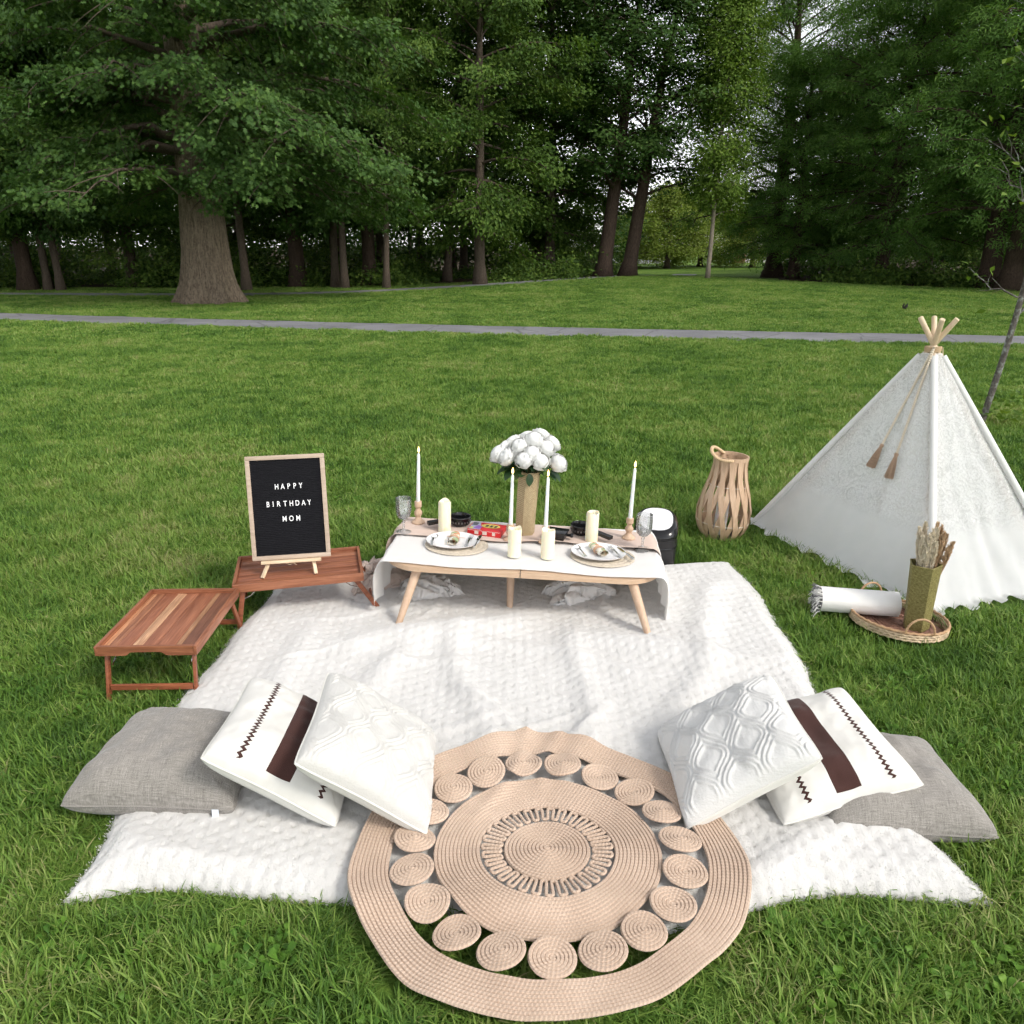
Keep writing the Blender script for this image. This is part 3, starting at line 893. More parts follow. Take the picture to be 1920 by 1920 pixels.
for px, y, p, rz, s, sz in ((1560, 46, 'maple_a', 1, .95, .66), (1735, 45, 'maple_a', 3, 1.0, .80), (1950, 45, 'dark_b', 5, 1.1, .9)):
    place_tree(tree_name(p), 'tree in the dark second row of the wood, hard to tell from its neighbours', PR[p], tx(px, y), y, rz, s, sz, 'second row of the wood')

# ---- the wood behind, one mass; and the undergrowth along its edge
def woodland():
    r = np.random.default_rng(21)
    P = []; D = []
    br = MB()
    for k in range(46):
        x = -48 + 96 * (k + r.uniform(0, 1)) / 46; y = r.uniform(49, 66)
        if 4.6 < x * 40 / y < 13.0: continue        # the gap beyond the hill path
        H = r.uniform(5, 11); z0 = r.uniform(.2, 1.2); rad = r.uniform(3, 4.8); g = float(gz(x, y))
        br.tube([(x, y, g - .2), (x + r.normal(0, .3), y, g + H * .5), (x + r.normal(0, .5), y, g + H * .92)], [r.uniform(.16, .34), .16, .04], 7)
        m = int(165 * rad / 4)
        h = r.uniform(0, 1, m) ** 1.5; az = r.uniform(0, 2 * PI, m); q = rad * np.sin(PI * (.12 + .86 * h)) ** .6 * r.uniform(.3, 1, m) ** .5
        cp = np.stack([x + q * np.cos(az), y + q * np.sin(az), g + z0 + h * (H - z0)], -1)
        cnt = r.integers(6, 30, m); idx = np.repeat(np.arange(m), cnt)
        P.append(cp[idx] + r.normal(0, 1, (len(idx), 3)) * np.array([.62, .62, .30])); D.append(np.stack([np.cos(az), np.sin(az), 0 * az], -1)[idx])
    P = np.concatenate(P); D = np.concatenate(D); n = len(P)
    V, F, per = leaves(P, r.normal(0, .6, (n, 3)) + np.array([0, 0, .7]), D + r.normal(0, .6, (n, 3)) + np.array([0, 0, -.4]), .28, LEAF_D[0], LEAF_D[1], r)
    me = crown_mesh('woodland', (V, F, np.concatenate([np.repeat(r.uniform(size=n), p) for p in per])), ML['dark'])
    tag(mobj('woodland', me), 'dark mass of trees deep in the wood behind the lawn', kind='stuff')
    tag(br.build('woodland_trunks', M_BARK), 'trunks lost in the dark depth of the wood', kind='stuff')
    print('woodland leaves', n)
    # undergrowth
    P = []
    for k in range(160):
        x = r.uniform(-29, 31); y = r.uniform(34.6, 43) 
        if 3.0 < x < 16 and y < 50: 
            y += 10
            if 4.5 < x * 40 / y < 13: continue
        hgt = r.uniform(.35, 1.5) * (1.25 if x < -6 else .8); rad = r.uniform(.6, 1.5); g = float(gz(x, y))
        m = int(30 * rad * (hgt + .6)); 
        cp = np.stack([x + r.normal(0, rad * .55, m), y + r.normal(0, rad * .4, m), g + np.abs(r.normal(0, hgt * .55, m))], -1)
        cnt = r.integers(6, 22, m); idx = np.repeat(np.arange(m), cnt)
        P.append(cp[idx] + r.normal(0, 1, (len(idx), 3)) * np.array([.2, .2, .11]))
    P = np.concatenate(P); n = len(P)
    V, F, per = leaves(P, r.normal(0, .5, (n, 3)) + np.array([0, -.35, .8]), r.normal(0, 1, (n, 3)) + np.array([0, -.3, -.5]), .17, LEAF_D[0], LEAF_D[1], r)
    me = crown_mesh('undergrowth', (V, F, np.concatenate([np.repeat(r.uniform(size=n), p) for p in per])), ML['maple'])
    tag(mobj('undergrowth', me), 'low leafy undergrowth along the edge of the wood', kind='stuff')
    print('undergrowth leaves', n)
woodland()
# ================================================================ PICNIC: blanket, rug, pillows
def cotton(name, col, bump=0.25, scale=420.0, sheen=0.3, mott=0.05):
    t = NT(name); co = t.coord('Object')
    wv = t.math('ADD', t.noise(t.mapping(co, (1, .12, 1)), scale, 2), t.noise(t.mapping(co, (.12, 1, 1)), scale, 2))
    m = t.noise(co, 6, 4)
    c = t.ramp(m, [(0.3, tuple(x * (1 - mott) for x in col)), (0.7, col)])
    return t.done(t.bsdf(Base_Color=c, Roughness=0.85, Specular_IOR_Level=0.15, Sheen_Weight=sheen, Sheen_Roughness=0.5, Normal=t.bump(wv, bump, 0.002)))
def m_fur():
    t = NT('white_faux_fur'); g = t.coord('Object')
    n = t.noise(g, 160, 4, 0.7); n2 = t.noise(t.mapping(g, (1, .4, 1)), 55, 3, .6)
    c = t.ramp(t.noise(g, 14, 3), [(.3, (.60, .588, .568)), (.7, (.665, .652, .635))])
    h = t.math('ADD', t.math('MULTIPLY', n, .5), n2)
    return t.done(t.bsdf(Base_Color=c, Roughness=.95, Specular_IOR_Level=.05, Sheen_Weight=.4, Sheen_Roughness=.6, Normal=t.bump(h, .55, .008)))
M_FUR = m_fur()

def blanket_z(x, y):
    """height of the blanket's surface: soft folds over the grass"""
    x = np.asarray(x, float); y = np.asarray(y, float)
    z = 0.040 + 0.050 * (fbm(x * 1.5 + 3, y * 1.1, 31) - .44)
    for a, px, py, L, w_, h in ((80, -.55, 2.75, .9, .07, .030), (98, -.18, 2.85, 1.0, .06, .026), (84, .28, 2.75, 1.0, .06, .030), (70, .75, 2.85, .9, .07, .032), (100, -.95, 2.95, .8, .08, .034), (25, -.35, 3.28, .9, .10, .050), (-12, .70, 3.10, .8, .09, .040), (60, 1.00, 3.55, .6, .08, .04), (-35, -1.0, 1.86, .5, .07, .028), (30, .95, 1.88, .5, .06, .026), (-20, .2, 3.05, 1.0, .05, .022)):
        c, s = math.cos(R(a)), math.sin(R(a))
        u = (x - px) * c + (y - py) * s; v = -(x - px) * s + (y - py) * c + 0.05 * np.sin(u * 5 + a)
        z = z + h * np.exp(-(v / w_) ** 2) * np.exp(-(u / (L * .55)) ** 4)
    rc = np.random.default_rng(40)
    for k in range(16):
        a = R(rc.uniform(-40, 140)); px, py = rc.uniform(-1.2, 1.2), rc.uniform(1.85, 4.0); L = rc.uniform(.18, .45); c, s = math.cos(a), math.sin(a)
        u = (x - px) * c + (y - py) * s; v = -(x - px) * s + (y - py) * c + .03 * np.sin(u * 9 + k)
        z = z + rc.uniform(.008, .018) * np.exp(-(v / .022) ** 2) * np.exp(-(u / L) ** 4)
    return z
def blanket():
    x0, x1, y0, y1 = BL; nx, ny = 260, 248
    u, v = np.meshgrid(np.linspace(0, 1, nx + 1), np.linspace(0, 1, ny + 1))
    x = x0 + (x1 - x0) * u; y = y0 + (y1 - y0) * v
    # uneven outline, pulled corners
    eb = (1 - v) ** 6; et = v ** 6; el = (1 - u) ** 6; er = u ** 6
    y = y + eb * (.055 * np.sin(u * 7.5 + .6) * (u < 1.1) + .03 * np.sin(u * 17) - .012 + .05 * np.exp(-((u - .30) / .12) ** 2)) 
    y = y + et * (.05 * np.sin(u * 6 + 2) + .02 * np.sin(u * 21) + .08 * np.exp(-((u - .15) / .15) ** 2))
    x = x + el * (.03 * np.sin(v * 8 + 1) + .012 * np.sin(v * 25)) + er * (.03 * np.sin(v * 7 + 2.5) + .012 * np.sin(v * 23 + 1))
    x = x + el * (1 - v) ** 5 * .02 + er * (1 - v) ** 5 * .05
    # scalloped pile at the border
    z = blanket_z(x, y)
    k = 2 * PI / .046
    hexb = (np.cos(k * x) + np.cos(k * (.5 * x + .866 * y)) + np.cos(k * (.5 * x - .866 * y))) / 3
    wx = x + .010 * (vnoise(x * 9, y * 9, 91) - .5); wy = y + .010 * (vnoise(x * 9, y * 9, 92) - .5)
    hexb = (np.cos(k * wx) + np.cos(k * (.5 * wx + .866 * wy)) + np.cos(k * (.5 * wx - .866 * wy))) / 3
    pile = .006 - .0078 * smooth(.25, 1.0, hexb) + .003 * (vnoise(x * 70, y * 70, 4) - .5) + .003 * (vnoise(x * 160, y * 160, 9) - .5)
    d = np.minimum(np.minimum(u * 2.6, (1 - u) * 2.6), np.minimum(v * 2.45, (1 - v) * 2.45))
    z = z + pile + .010 * smooth(0, .012, d) + .010
    z = .016 + .010 * smooth(0, .02, d) + (z - .026) * smooth(-.01, .10, d) + (pile - .002) * (1 - smooth(0, .10, d))
    jx = .006 * (vnoise(x * 80, y * 80, 14) - .5) + .002 * np.cos(k * y) * (d < .02); jy = .006 * (vnoise(x * 80, y * 80, 24) - .5) + .002 * np.cos(k * x) * (d < .02)
    V = np.stack([x + jx, y + jy, z], -1).reshape(-1, 3)
    i = np.arange(len(V)).reshape(ny + 1, nx + 1)
    F = np.stack([i[:-1, :-1], i[:-1, 1:], i[1:, 1:], i[1:, :-1]], -1).reshape(-1, 4)
    ring = np.concatenate([i[0, :-1], i[:-1, -1], i[-1, :0:-1], i[:0:-1, 0]])
    W = V[ring].copy(); W[:, 2] = -.004; b = len(V); n = len(ring)
    V = np.concatenate([V, W]); j = np.arange(n)
    F2 = np.stack([ring, b + j, b + (j + 1) % n, ring[(j + 1) % n]], -1)
    t = thing('picnic_blanket', 'big white fluffy embossed blanket spread on the grass', 'blanket')
    mobj('cloth', np_mesh('cloth', V, np.concatenate([F, F2]), M_FUR), t)
    # pile fibres: dense at the border and on the near part
    r = np.random.default_rng(8)
    def fib(x, y, z, n, out):
        k = len(x)
        d = r.normal(0, .5, (k, 3)) + np.array([0, 0, .8]) + out
        d /= np.linalg.norm(d, axis=1)[:, None]; L = r.uniform(.004, .010, k)[:, None]
        s = np.cross(d, r.normal(0, 1, (k, 3))); s /= np.linalg.norm(s, axis=1)[:, None]; s *= .0011
        p = np.stack([x, y, z], -1)
        return np.stack([p - s, p + s, p + d * L], 1)
    Q = []
    ri = np.repeat(ring, 9); p = V[ri] + r.normal(0, .006, (len(ri), 3)) * np.array([1, 1, .3])
    c = np.array([(x0 + x1) / 2, (y0 + y1) / 2]); o = np.zeros((len(p), 3)); o[:, 0] = np.where(np.abs(p[:, 0] - c[0]) > 1.25, np.sign(p[:, 0] - c[0]), 0); o[:, 1] = np.where(np.abs(p[:, 1] - c[1]) > 1.15, np.sign(p[:, 1] - c[1]), 0)
    Q.append(fib(p[:, 0], p[:, 1], p[:, 2] - .004, 1, o * .9))
    m = 90000; sel = r.integers(0, (nx + 1) * (ny + 1), m); sel = sel[r.uniform(size=m) < np.clip(1.5 - (V[sel, 1] - 1.7) * .75, .05, 1)]
    p = V[sel] + r.normal(0, .004, (len(sel), 3)) * np.array([1, 1, 0]); Q.append(fib(p[:, 0], p[:, 1], p[:, 2] - .003, 1, np.zeros((len(p), 3))))
    Q = np.concatenate(Q); VV = Q.reshape(-1, 3)
    o = mobj('pile', np_mesh('pile', VV, np.arange(len(VV)).reshape(-1, 3), M_FUR), t); o['kind'] = 'stuff'
blanket()

# ---- round rope rug
def m_rope():
    t = NT('tan_rope'); uv = t.coord('UV'); co = t.coord('Object')
    sx = t.n('SeparateXYZ'); t.set(sx.inputs[0], uv)
    st = t.math('SINE', t.math('ADD', t.math('MULTIPLY', sx.outputs[0], 2 * PI / .0115), t.math('MULTIPLY', sx.outputs[1], 2 * PI)))
    n = t.noise(co, 240, 3, .7); n2 = t.noise(co, 5, 3)
    c = t.ramp(t.math('ADD', t.math('MULTIPLY', n, .5), t.math('MULTIPLY', n2, .5)), [(.30, (.455, .335, .255)), (.50, (.56, .425, .33)), (.70, (.66, .515, .41))])
    c = t.mix(t.math('MULTIPLY', t.math('GREATER_THAN', st, .72), .25), c, (.36, .235, .17))
    h = t.math('ADD', t.math('MULTIPLY', st, .5), n)
    return t.done(t.bsdf(Base_Color=c, Roughness=.9, Specular_IOR_Level=.1, Sheen_Weight=.15, Normal=t.bump(h, .45, .003)))
M_ROPE = m_rope()
def rug_z(X, Y):
    bz = blanket_z(X, Y) + .040
    on = smooth(BL[2] - .12, BL[2] - .02, Y)
    return bz * on + .052 * (1 - on)
def rug():
    cx, cy = RUG_C
    t = thing('round_rug', 'round tan rope rug with ring of coiled discs, half off the blanket', 'rug')
    def deform(lx, ly):
        r = math.hypot(lx, ly); a = math.atan2(ly, lx)
        k = 1 + (.013 * math.cos(3 * a + .6) + .010 * math.cos(7 * a + 2) + .006 * math.cos(11 * a)) * (r / RUG_R) ** 2
        x = cx + lx * k * .965; y = cy + ly * k * .865
        z = float(rug_z(x, y)) + .045 * (r / RUG_R) ** 1.5 * (fbm(a * 1.8 + 7, r * 3, 50) - .30) + .012 * fbm(x * 7, y * 7, 52) + .022 * math.exp(-((a - 2.0) / .5) ** 2) * (r / RUG_R) ** 3 + .03 * max(0, math.sin(a)) ** 4 * (r / RUG_R) ** 3
        return (x, y, z)
    def row(mb, ox, oy, rr, seg, rad, lift=0.0, warp=None, tilt=(0, 0)):
        pts = []
        for i in range(seg):
            a = 2 * PI * i / seg
            lx, ly = rr * math.cos(a), rr * math.sin(a)
            q = deform(ox + lx, oy + ly)
            pts.append((q[0], q[1], q[2] + lift + tilt[0] * lx + tilt[1] * ly))
        pts.append(pts[0])
        mb.tube(pts, rad, 6, cap=False, up=(0, 0, 1))
    def band(name, r0, r1, n, seg):
        mb = MB(); st = (r1 - r0) / n
        for k in range(n): row(mb, 0, 0, r0 + st * (k + .5), seg, st * .56)
        return mb.build(name, M_ROPE, t)
    band('outer_band', .487, .605, 10, 170)
    band('inner_band', .210, .352, 12, 130)
    mb = MB(); st = .0122
    for k in range(11): row(mb, 0, 0, .006 + st * k, 16 + 6 * k, st * .56, .006 * (1 - k / 11))
    mb.build('centre_disc', M_ROPE, t)
    r = random.Random(4)
    for k in range(19):
        a = 2 * PI * k / 19 + .08
        mb = MB(); ox, oy = .4195 * math.cos(a), .4195 * math.sin(a)
        rr = .0665; tl = (r.uniform(-.15, .15), r.uniform(-.15, .15)); dome = r.choice((-1, 1, 1)) * r.uniform(.004, .012)
        for j in range(6): row(mb, ox, oy, .005 + .0110 * j, 14 + 5 * j, .0066, .012 + dome * (1 - j / 6), None, tl)
        mb.build('coiled_disc', M_ROPE, t)
    # looped cord between the centre disc and the inner band
    mb = MB(); pts = []; n = 31; S = n * 18
    for i in range(S):
        th = 2 * PI * i / S; ph = n * th
        rad = .1725 + .0295 * math.tanh(2.2 * math.sin(ph)) / math.tanh(2.2) * (1 + .10 * math.sin(3 * th))
        a = th + (.62 / n) * math.sin(2 * ph) * -1
        q = deform(rad * math.cos(a), rad * math.sin(a)); pts.append((q[0], q[1], q[2] + .003))
    mb.tube(pts, .0050, 6, closed=True, up=(0, 0, 1)); mb.build('loop_cord', M_ROPE, t)
rug()

# ---- cushions
def ogee(u, v):
    """interlocking onion-shaped cells with two raised outlines each"""
    nu, nv = 1.75, 1.12
    a = (2 * PI * nu * u + PI) % (2 * PI) - PI; b = 2 * PI * nv * v
    w_ = PI / 2 * (1 + np.cos(b))
    d = np.abs(w_ - np.abs(a)) / np.sqrt(1 + (PI / 2 * np.abs(np.sin(b)) * nv / nu) ** 2)
    return np.exp(-((d - .34) / .17) ** 2) + .85 * np.exp(-((d - .98) / .17) ** 2)
def cushion(name, label, corners, T, mats, pattern=None, wr=.006, seed=0, n=110, concave=.075, sag=0.0, group=None, tagged=False):
    """corners: front-left, front-right, back-right, back-left in world coordinates; T half thickness"""
    c = [np.array(p) for p in corners]
    u, v = np.meshgrid(np.linspace(-1, 1, n + 1), np.linspace(-1, 1, n + 1))
    U = u * (1 - concave * (1 - v * v) ** 1.0 * np.abs(u) ** 1.5); Vv = v * (1 - concave * (1 - u * u) * np.abs(v) ** 1.5)
    rc = 1 - .055 * (u * v) ** 4; U = U * rc; Vv = Vv * rc
    a = (U + 1) / 2; b = (Vv + 1) / 2
    base = ((1 - a) * (1 - b))[..., None] * c[0] + (a * (1 - b))[..., None] * c[1] + (a * b)[..., None] * c[2] + ((1 - a) * b)[..., None] * c[3]
    ex = c[1] - c[0]; ey = c[3] - c[0]; nrm = np.cross(ex, ey); nrm /= np.linalg.norm(nrm)
    prof = ((1 - u ** 4).clip(0) * (1 - v ** 4).clip(0)) ** .40 * (.72 + .28 * (1 - u ** 2) * (1 - v ** 2))
    # soft dents and seam puckers
    dent = (fbm(u * 2 + seed, v * 2 + seed * 3, seed) - .44)
    edge = 1 - np.minimum(1 - np.abs(u), 1 - np.abs(v))
    puck = np.sin((np.where(np.abs(u) > np.abs(v), v, u)) * 11 + 9 * dent) * np.exp(-((edge - .84) / .12) ** 2)
    top = T * prof * (1 + .5 * dent) + .55 * wr * puck * (1 - edge) * 6 + sag * (1 - u ** 2) * (1 - v ** 2)
    bot = -T * prof * .85
    if pattern is not None: top = top + .0080 * pattern(u, v) * smooth(0, .10, 1 - np.maximum(np.abs(u), np.abs(v)))
    A = base + nrm * top[..., None]; B = base + nrm * bot[..., None]
    B[:, 0] = A[:, 0]; B[:, -1] = A[:, -1]; B[0] = A[0]; B[-1] = A[-1]
    i = np.arange((n + 1) ** 2).reshape(n + 1, n + 1)
    F = np.stack([i[:-1, :-1], i[:-1, 1:], i[1:, 1:], i[1:, :-1]], -1).reshape(-1, 4)
    ctr = base.mean((0, 1)); ctr[2] = 0
    t = thing(name, label, 'cushion', tuple(ctr), group=group)
    uv = np.stack([(u + 1) / 2, (v + 1) / 2], -1).reshape(-1, 2)
    mobj('front_cover', np_mesh('front_cover', A.reshape(-1, 3) - ctr, F, mats[0], True, uv), t)
    mobj('back_cover', np_mesh('back_cover', B.reshape(-1, 3) - ctr, F[:, ::-1], mats[1], True, uv), t)
    # piping along the seam
    ring = np.concatenate([A[0, :-1], A[:-1, -1], A[-1, :0:-1], A[:0:-1, 0]]) - ctr
    mb = MB(); mb.tube(ring[::2].tolist(), .0035, 5, closed=True); mb.build('seam', mats[1], t)
    if tagged:
        q = A[0, int(n * .87)] - ctr
        mb = MB(); mb.grid(lambda a_, b_: (q[0] + .022 * a_, q[1] - .006 - .004 * b_ , q[2] + .004 - .026 * b_), 2, 3); mb.build('care_label', plain('care_label_cloth', (.72, .78, .86), .8), t)
    return t
def m_linen():
    t = NT('grey_linen'); uv = t.coord('UV')
    a = t.noise(t.mapping(uv, (1, .05, 1)), 260, 3, .6); b = t.noise(t.mapping(uv, (.05, 1, 1)), 260, 3, .6); n = t.noise(uv, 170, 3, .7)
    f = t.math('ADD', t.math('MULTIPLY', t.math('ADD', a, b), .33), t.math('MULTIPLY', n, .34))
    c = t.ramp(f, [(.36, (.130, .118, .106)), (.5, (.265, .247, .225)), (.64, (.43, .403, .372))])
    return t.done(t.bsdf(Base_Color=c, Roughness=.9, Specular_IOR_Level=.1, Sheen_Weight=.2, Normal=t.bump(f, .35, .003)))
def m_striped():
    """cream cotton with a wide brown band and two embroidered zigzag lines, woven along v"""
    t = NT('cream_cotton_brown_stripes'); uv = t.coord('UV'); s = t.n('SeparateXYZ'); t.set(s.inputs[0], uv); u, v = s.outputs[0], s.outputs[1]
    wn = t.noise(t.mapping(uv, (1, 1, 1)), 260, 2)
    def near(x, c, w): return t.math('LESS_THAN', t.math('ABSOLUTE', t.math('SUBTRACT', x, c)), w)
    inside = t.math('MULTIPLY', t.math('GREATER_THAN', v, .045), t.math('LESS_THAN', v, .955))
    band = near(u, .50, .085)
    tri = t.math('PINGPONG', t.math('MULTIPLY', v, 27.0), .5)
    zz = t.math('MULTIPLY', t.math('SUBTRACT', tri, .25), .055)
    m = band
    for c0 in (.22, .80):
        z1 = near(t.math('SUBTRACT', u, zz), c0, .0135)
        m = t.math('MAXIMUM', m, z1)
    m = t.math('MULTIPLY', m, inside)
    cream = t.ramp(t.noise(uv, 7, 3), [(.3, (.66, .645, .605)), (.7, (.72, .705, .67))])
    brown = t.ramp(wn, [(.3, (.040, .018, .016)), (.7, (.085, .040, .034))])
    c = t.mix(m, cream, brown)
    return t.done(t.bsdf(Base_Color=c, Roughness=.88, Specular_IOR_Level=.12, Sheen_Weight=.15, Normal=t.bump(t.math('ADD', wn, t.math('MULTIPLY', m, .6)), .3, .003)))
M_LINEN = m_linen(); M_STRIPE = m_striped()
M_CREAM = cotton('cream_cotton', (.72, .705, .66)); M_IVORY = cotton('ivory_tufted_cotton', (.59, .58, .555), .7, 170.)
M_SILVER = cotton('silver_white_tufted_cotton', (.68, .675, .66), .7, 170.)
cushion('cushion', 'grey linen cushion lying at the left end, a small tag on its seam', [(-1.47, 2.035, .095), (-.875, 2.02, .09), (-.93, 2.49, .12), (-1.39, 2.49, .125)], .135, (M_LINEN, M_LINEN), tagged=True, seed=1, wr=.007, group='cushions on the left')
cushion('cushion', 'cream cushion with brown band and zigzags leaning on the left grey cushion', [(-.955, 1.965, .335), (-.54, 1.945, .085), (-.54, 2.44, .085), (-.955, 2.455, .325)], .100, (M_STRIPE, M_CREAM), seed=2, wr=.006, group='cushions on the left')
cushion('cushion', 'ivory tufted ogee cushion, nearest the rug on the left', [(-.645, 1.885, .375), (-.25, 1.90, .095), (-.275, 2.40, .105), (-.655, 2.39, .39)], .095, (M_IVORY, M_CREAM), ogee, seed=3, wr=.003, group='cushions on the left')
cushion('cushion', 'silver-white tufted ogee cushion, nearest the rug on the right', [(.535, 1.945, .075), (.945, 1.95, .345), (.945, 2.445, .345), (.53, 2.45, .085)], .100, (M_SILVER, M_CREAM), ogee, seed=4, wr=.003, group='cushions on the right')
cushion('cushion', 'cream cushion with brown band and zigzags between two cushions on the right', [(.845, 1.965, .075), (1.315, 2.02, .19), (1.235, 2.51, .25), (.77, 2.455, .13)], .090, (M_STRIPE, M_CREAM), seed=5, wr=.006, group='cushions on the right')
gc = cushion('cushion', 'plain grey linen cushion lying flat at the right end', [(.985, 1.95, .065), (1.53, 1.935, .055), (1.50, 2.39, .09), (1.00, 2.41, .10)], .120, (M_LINEN, M_LINEN), seed=6, wr=.006, group='cushions on the right')
# ================================================================ LOW TABLE AND WHAT STANDS ON IT
M_BEECH = wood('pale_beech', (.50, .335, .215), (.68, .50, .35), 0, 5, 10, .45)
M_BEECH_Z = wood('pale_beech_turned', (.50, .335, .225), (.66, .48, .345), 2, 5, 10, .45)
M_PINE = wood('pale_pine', (.62, .46, .29), (.80, .66, .47), 0, 5, 10, .5)
M_ACACIA = wood('oiled_acacia', (.150, .050, .025), (.47, .205, .112), 1, 4, 16, .38, True, .12)
M_ACACIA_X = wood('oiled_acacia_edge', (.160, .054, .027), (.47, .205, .115), 0, 4, 16, .38, True, .12)
M_GAUZE = cotton('white_gauze', (.80, .775, .75), .35, 300, .2)
M_RUNNER = cotton('blush_gauze_runner', (.64, .50, .425), .45, 220, .2)
M_WAX = plain('ivory_wax', (.86, .80, .60), .5, .03, 5, Subsurface_Weight=.35, Subsurface_Radius=(.02, .012, .006), Subsurface_Scale=.5)
M_TAPER = plain('white_wax', (.86, .84, .82), .45, .02, 5, Subsurface_Weight=.2, Subsurface_Scale=.3)
M_BLACK = plain('glossy_black', (.008, .008, .009), .16, .1, 20)
M_BLACKM = plain('satin_black', (.014, .013, .014), .38, .1, 30)
M_WHITEP = plain('white_porcelain', (.82, .82, .83), .18, .02, 5)
M_STEEL = plain('polished_steel', (.62, .61, .58), .18, .05, 30, Metallic=1.0)
M_GOLD = plain('brass_blade', (.62, .45, .20), .25, .05, 30, Metallic=1.0)
def emit(name, col, s):
    t = NT(name); return t.done(t.n('Emission', {'Color': col, 'Strength': s}))
M_FLAME = emit('flame_glow', (1.0, .62, .22), 5.0)
def m_glass():
    t = NT('cut_glass'); fr = t.n('Fresnel', {'IOR': 1.5})
    gl = t.n('BsdfGlossy', {'Color': (1, 1, 1), 'Roughness': .04}); tr = t.n('MixShader', {0: .16}); t.set(tr.inputs[1], t.n('BsdfTransparent', {'Color': (1, 1, 1)})); t.set(tr.inputs[2], t.n('BsdfDiffuse', {'Color': (.85, .87, .87)}))
    m = t.n('MixShader'); t.set(m.inputs[0], t.math('ADD', t.math('MULTIPLY', fr, .85), .06)); t.set(m.inputs[1], tr); t.set(m.inputs[2], gl)
    return t.done(m)
M_GLASS = m_glass()

TZ = 0.325
TC = Vector((0.065, 3.725, 0))
MT = Matrix.Translation((TC.x, TC.y, TZ)) @ Matrix.Rotation(R(1.8), 4, 'Y') @ Matrix.Rotation(R(-4.5), 4, 'Z')   # plane of the slightly tilted table top
MTI = MT.inverted()
def on_table(x, y, dz=0.0, rz=0.0, tilt=None):
    """matrix of a thing standing on the table top at world x, y"""
    # find the local point of the plane above x, y
    l = MTI @ Vector((x, y, TZ)); l.z = 0
    m = MT @ Matrix.Translation((l.x, l.y, dz)) @ Matrix.Rotation(rz, 4, 'Z')
    return m @ tilt if tilt is not None else m

HW, HD = .685, .335
def table():
    t = thing('low_table', 'low pale wooden picnic table with round ends and splayed legs', 'table', mw=MT)
    # two halves of the folding top, rounded outer corners
    def half(sg):
        bm = bmesh.new(); pts = [(0.0025, -HD), ]
        rad = .20
        for k in range(9):
            a = -PI / 2 + k * PI / 16; pts.append((HW - rad + rad * math.cos(a), -HD + rad + rad * math.sin(a)))
        for k in range(9):
            a = k * PI / 16; pts.append((HW - rad + rad * math.cos(a), HD - rad + rad * math.sin(a)))
        pts.append((0.0025, HD))
        n = len(pts); V = [(sg * x, y, -.004) for x, y in pts] + [(sg * x, y, -.028) for x, y in pts]
        F = [tuple(range(n)), tuple(range(2 * n - 1, n - 1, -1))] + [(i, i + n, (i + 1) % n + n, (i + 1) % n) for i in range(n)]
        if sg < 0: F = [f[::-1] for f in F]
        mb = MB(); mb.add(V, F); mb.build('table_top', M_BEECH, t, True, 30)
    half(1); half(-1)
    def leg(lx, ly, wx, wy):
        foot = MTI @ Vector((wx, wy, float(blanket_z(wx, wy)) + .012))
        top = Vector((lx, ly, -.027))
        mb = MB(); mb.tube([top, top.lerp(foot, .5), foot], [.024, .0205, .0155], 14); mb.build('leg', M_BEECH_Z, t)
        mb = MB(); mb.lathe([(0, -.034), (.034, -.034), (.034, -.0285), (0, -.0285)], 16, Matrix.Translation((lx, ly, .0))); mb.build('leg_plate', M_STEEL, t)
    leg(-.505, -.265, -.553, 3.365); leg(.535, -.270, .633, 3.215); leg(-.065, -.02, -.012, 3.57)
    mb = MB(); mb.box((-.345, -.262, -.037), (.065, .03, .014), bev=.003); mb.build('hinge', M_BLACKM, t)
table()

# ---- gauze tablecloth: over the top, falling at both ends and at the back, edge gathered on the front
def cloth_fn(u, v):
    lx = -.93 + 1.86 * u; ly = -.315 + .85 * v
    z = .003; x = lx; y = ly
    ox = abs(lx) - (HW - .005); sg = 1 if lx > 0 else -1
    if ox > 0:
        k = 1 - math.exp(-ox / .05)
        x = sg * (HW - .005 + .045 * k + .012 * math.sin(ly * 34 + 2 * sg) * min(1, ox / .1)); z = .003 - ox * 1.25 * (1 if sg < 0 else .95) + .025 * k
        y = ly * (1 - .10 * min(1, ox / .2)) + .02 * math.sin(ox * 14 + ly * 9)
    oy = ly - (HD + .01)
    if oy > 0:
        k = 1 - math.exp(-oy / .04)
        y = min(y, HD + .01) + .035 * k + .012 * math.sin(lx * 28); z = min(z, .003) - oy * 1.25 + .02 * k
    wz = .006 * abs(float(fbm(lx * 7, ly * 7, 61)) - .45) * 2
    low = -TZ + .055 + .03 * float(vnoise(lx * 9, ly * 9, 3))
    y += .012 * math.sin(lx * 9 + 1) * max(0, 1 - v * 6)
    return (x, y, max(z, low) + wz)
t = thing('tablecloth', 'thin white gauze cloth over the low table, hanging at both ends', 'tablecloth', mw=MT)
def m_gauze_thin():
    tt = NT('sheer_white_gauze'); co = tt.coord('Object')
    n = tt.noise(co, 380, 2); 
    p = tt.bsdf(Base_Color=(.85, .83, .81), Roughness=.9, Specular_IOR_Level=.1, Normal=tt.bump(tt.noise(co, 45, 4), .35, .004))
    tl = tt.n('BsdfTranslucent', {'Color': (.8, .77, .74)}); m1 = tt.n('MixShader', {0: .12}); tt.set(m1.inputs[1], p); tt.set(m1.inputs[2], tl)
    tr = tt.n('BsdfTransparent'); m2 = tt.n('MixShader'); tt.set(m2.inputs[0], tt.math('MULTIPLY', n, .12)); tt.set(m2.inputs[1], m1); tt.set(m2.inputs[2], tr)
    return tt.done(m2)
M_SHEER = m_gauze_thin()
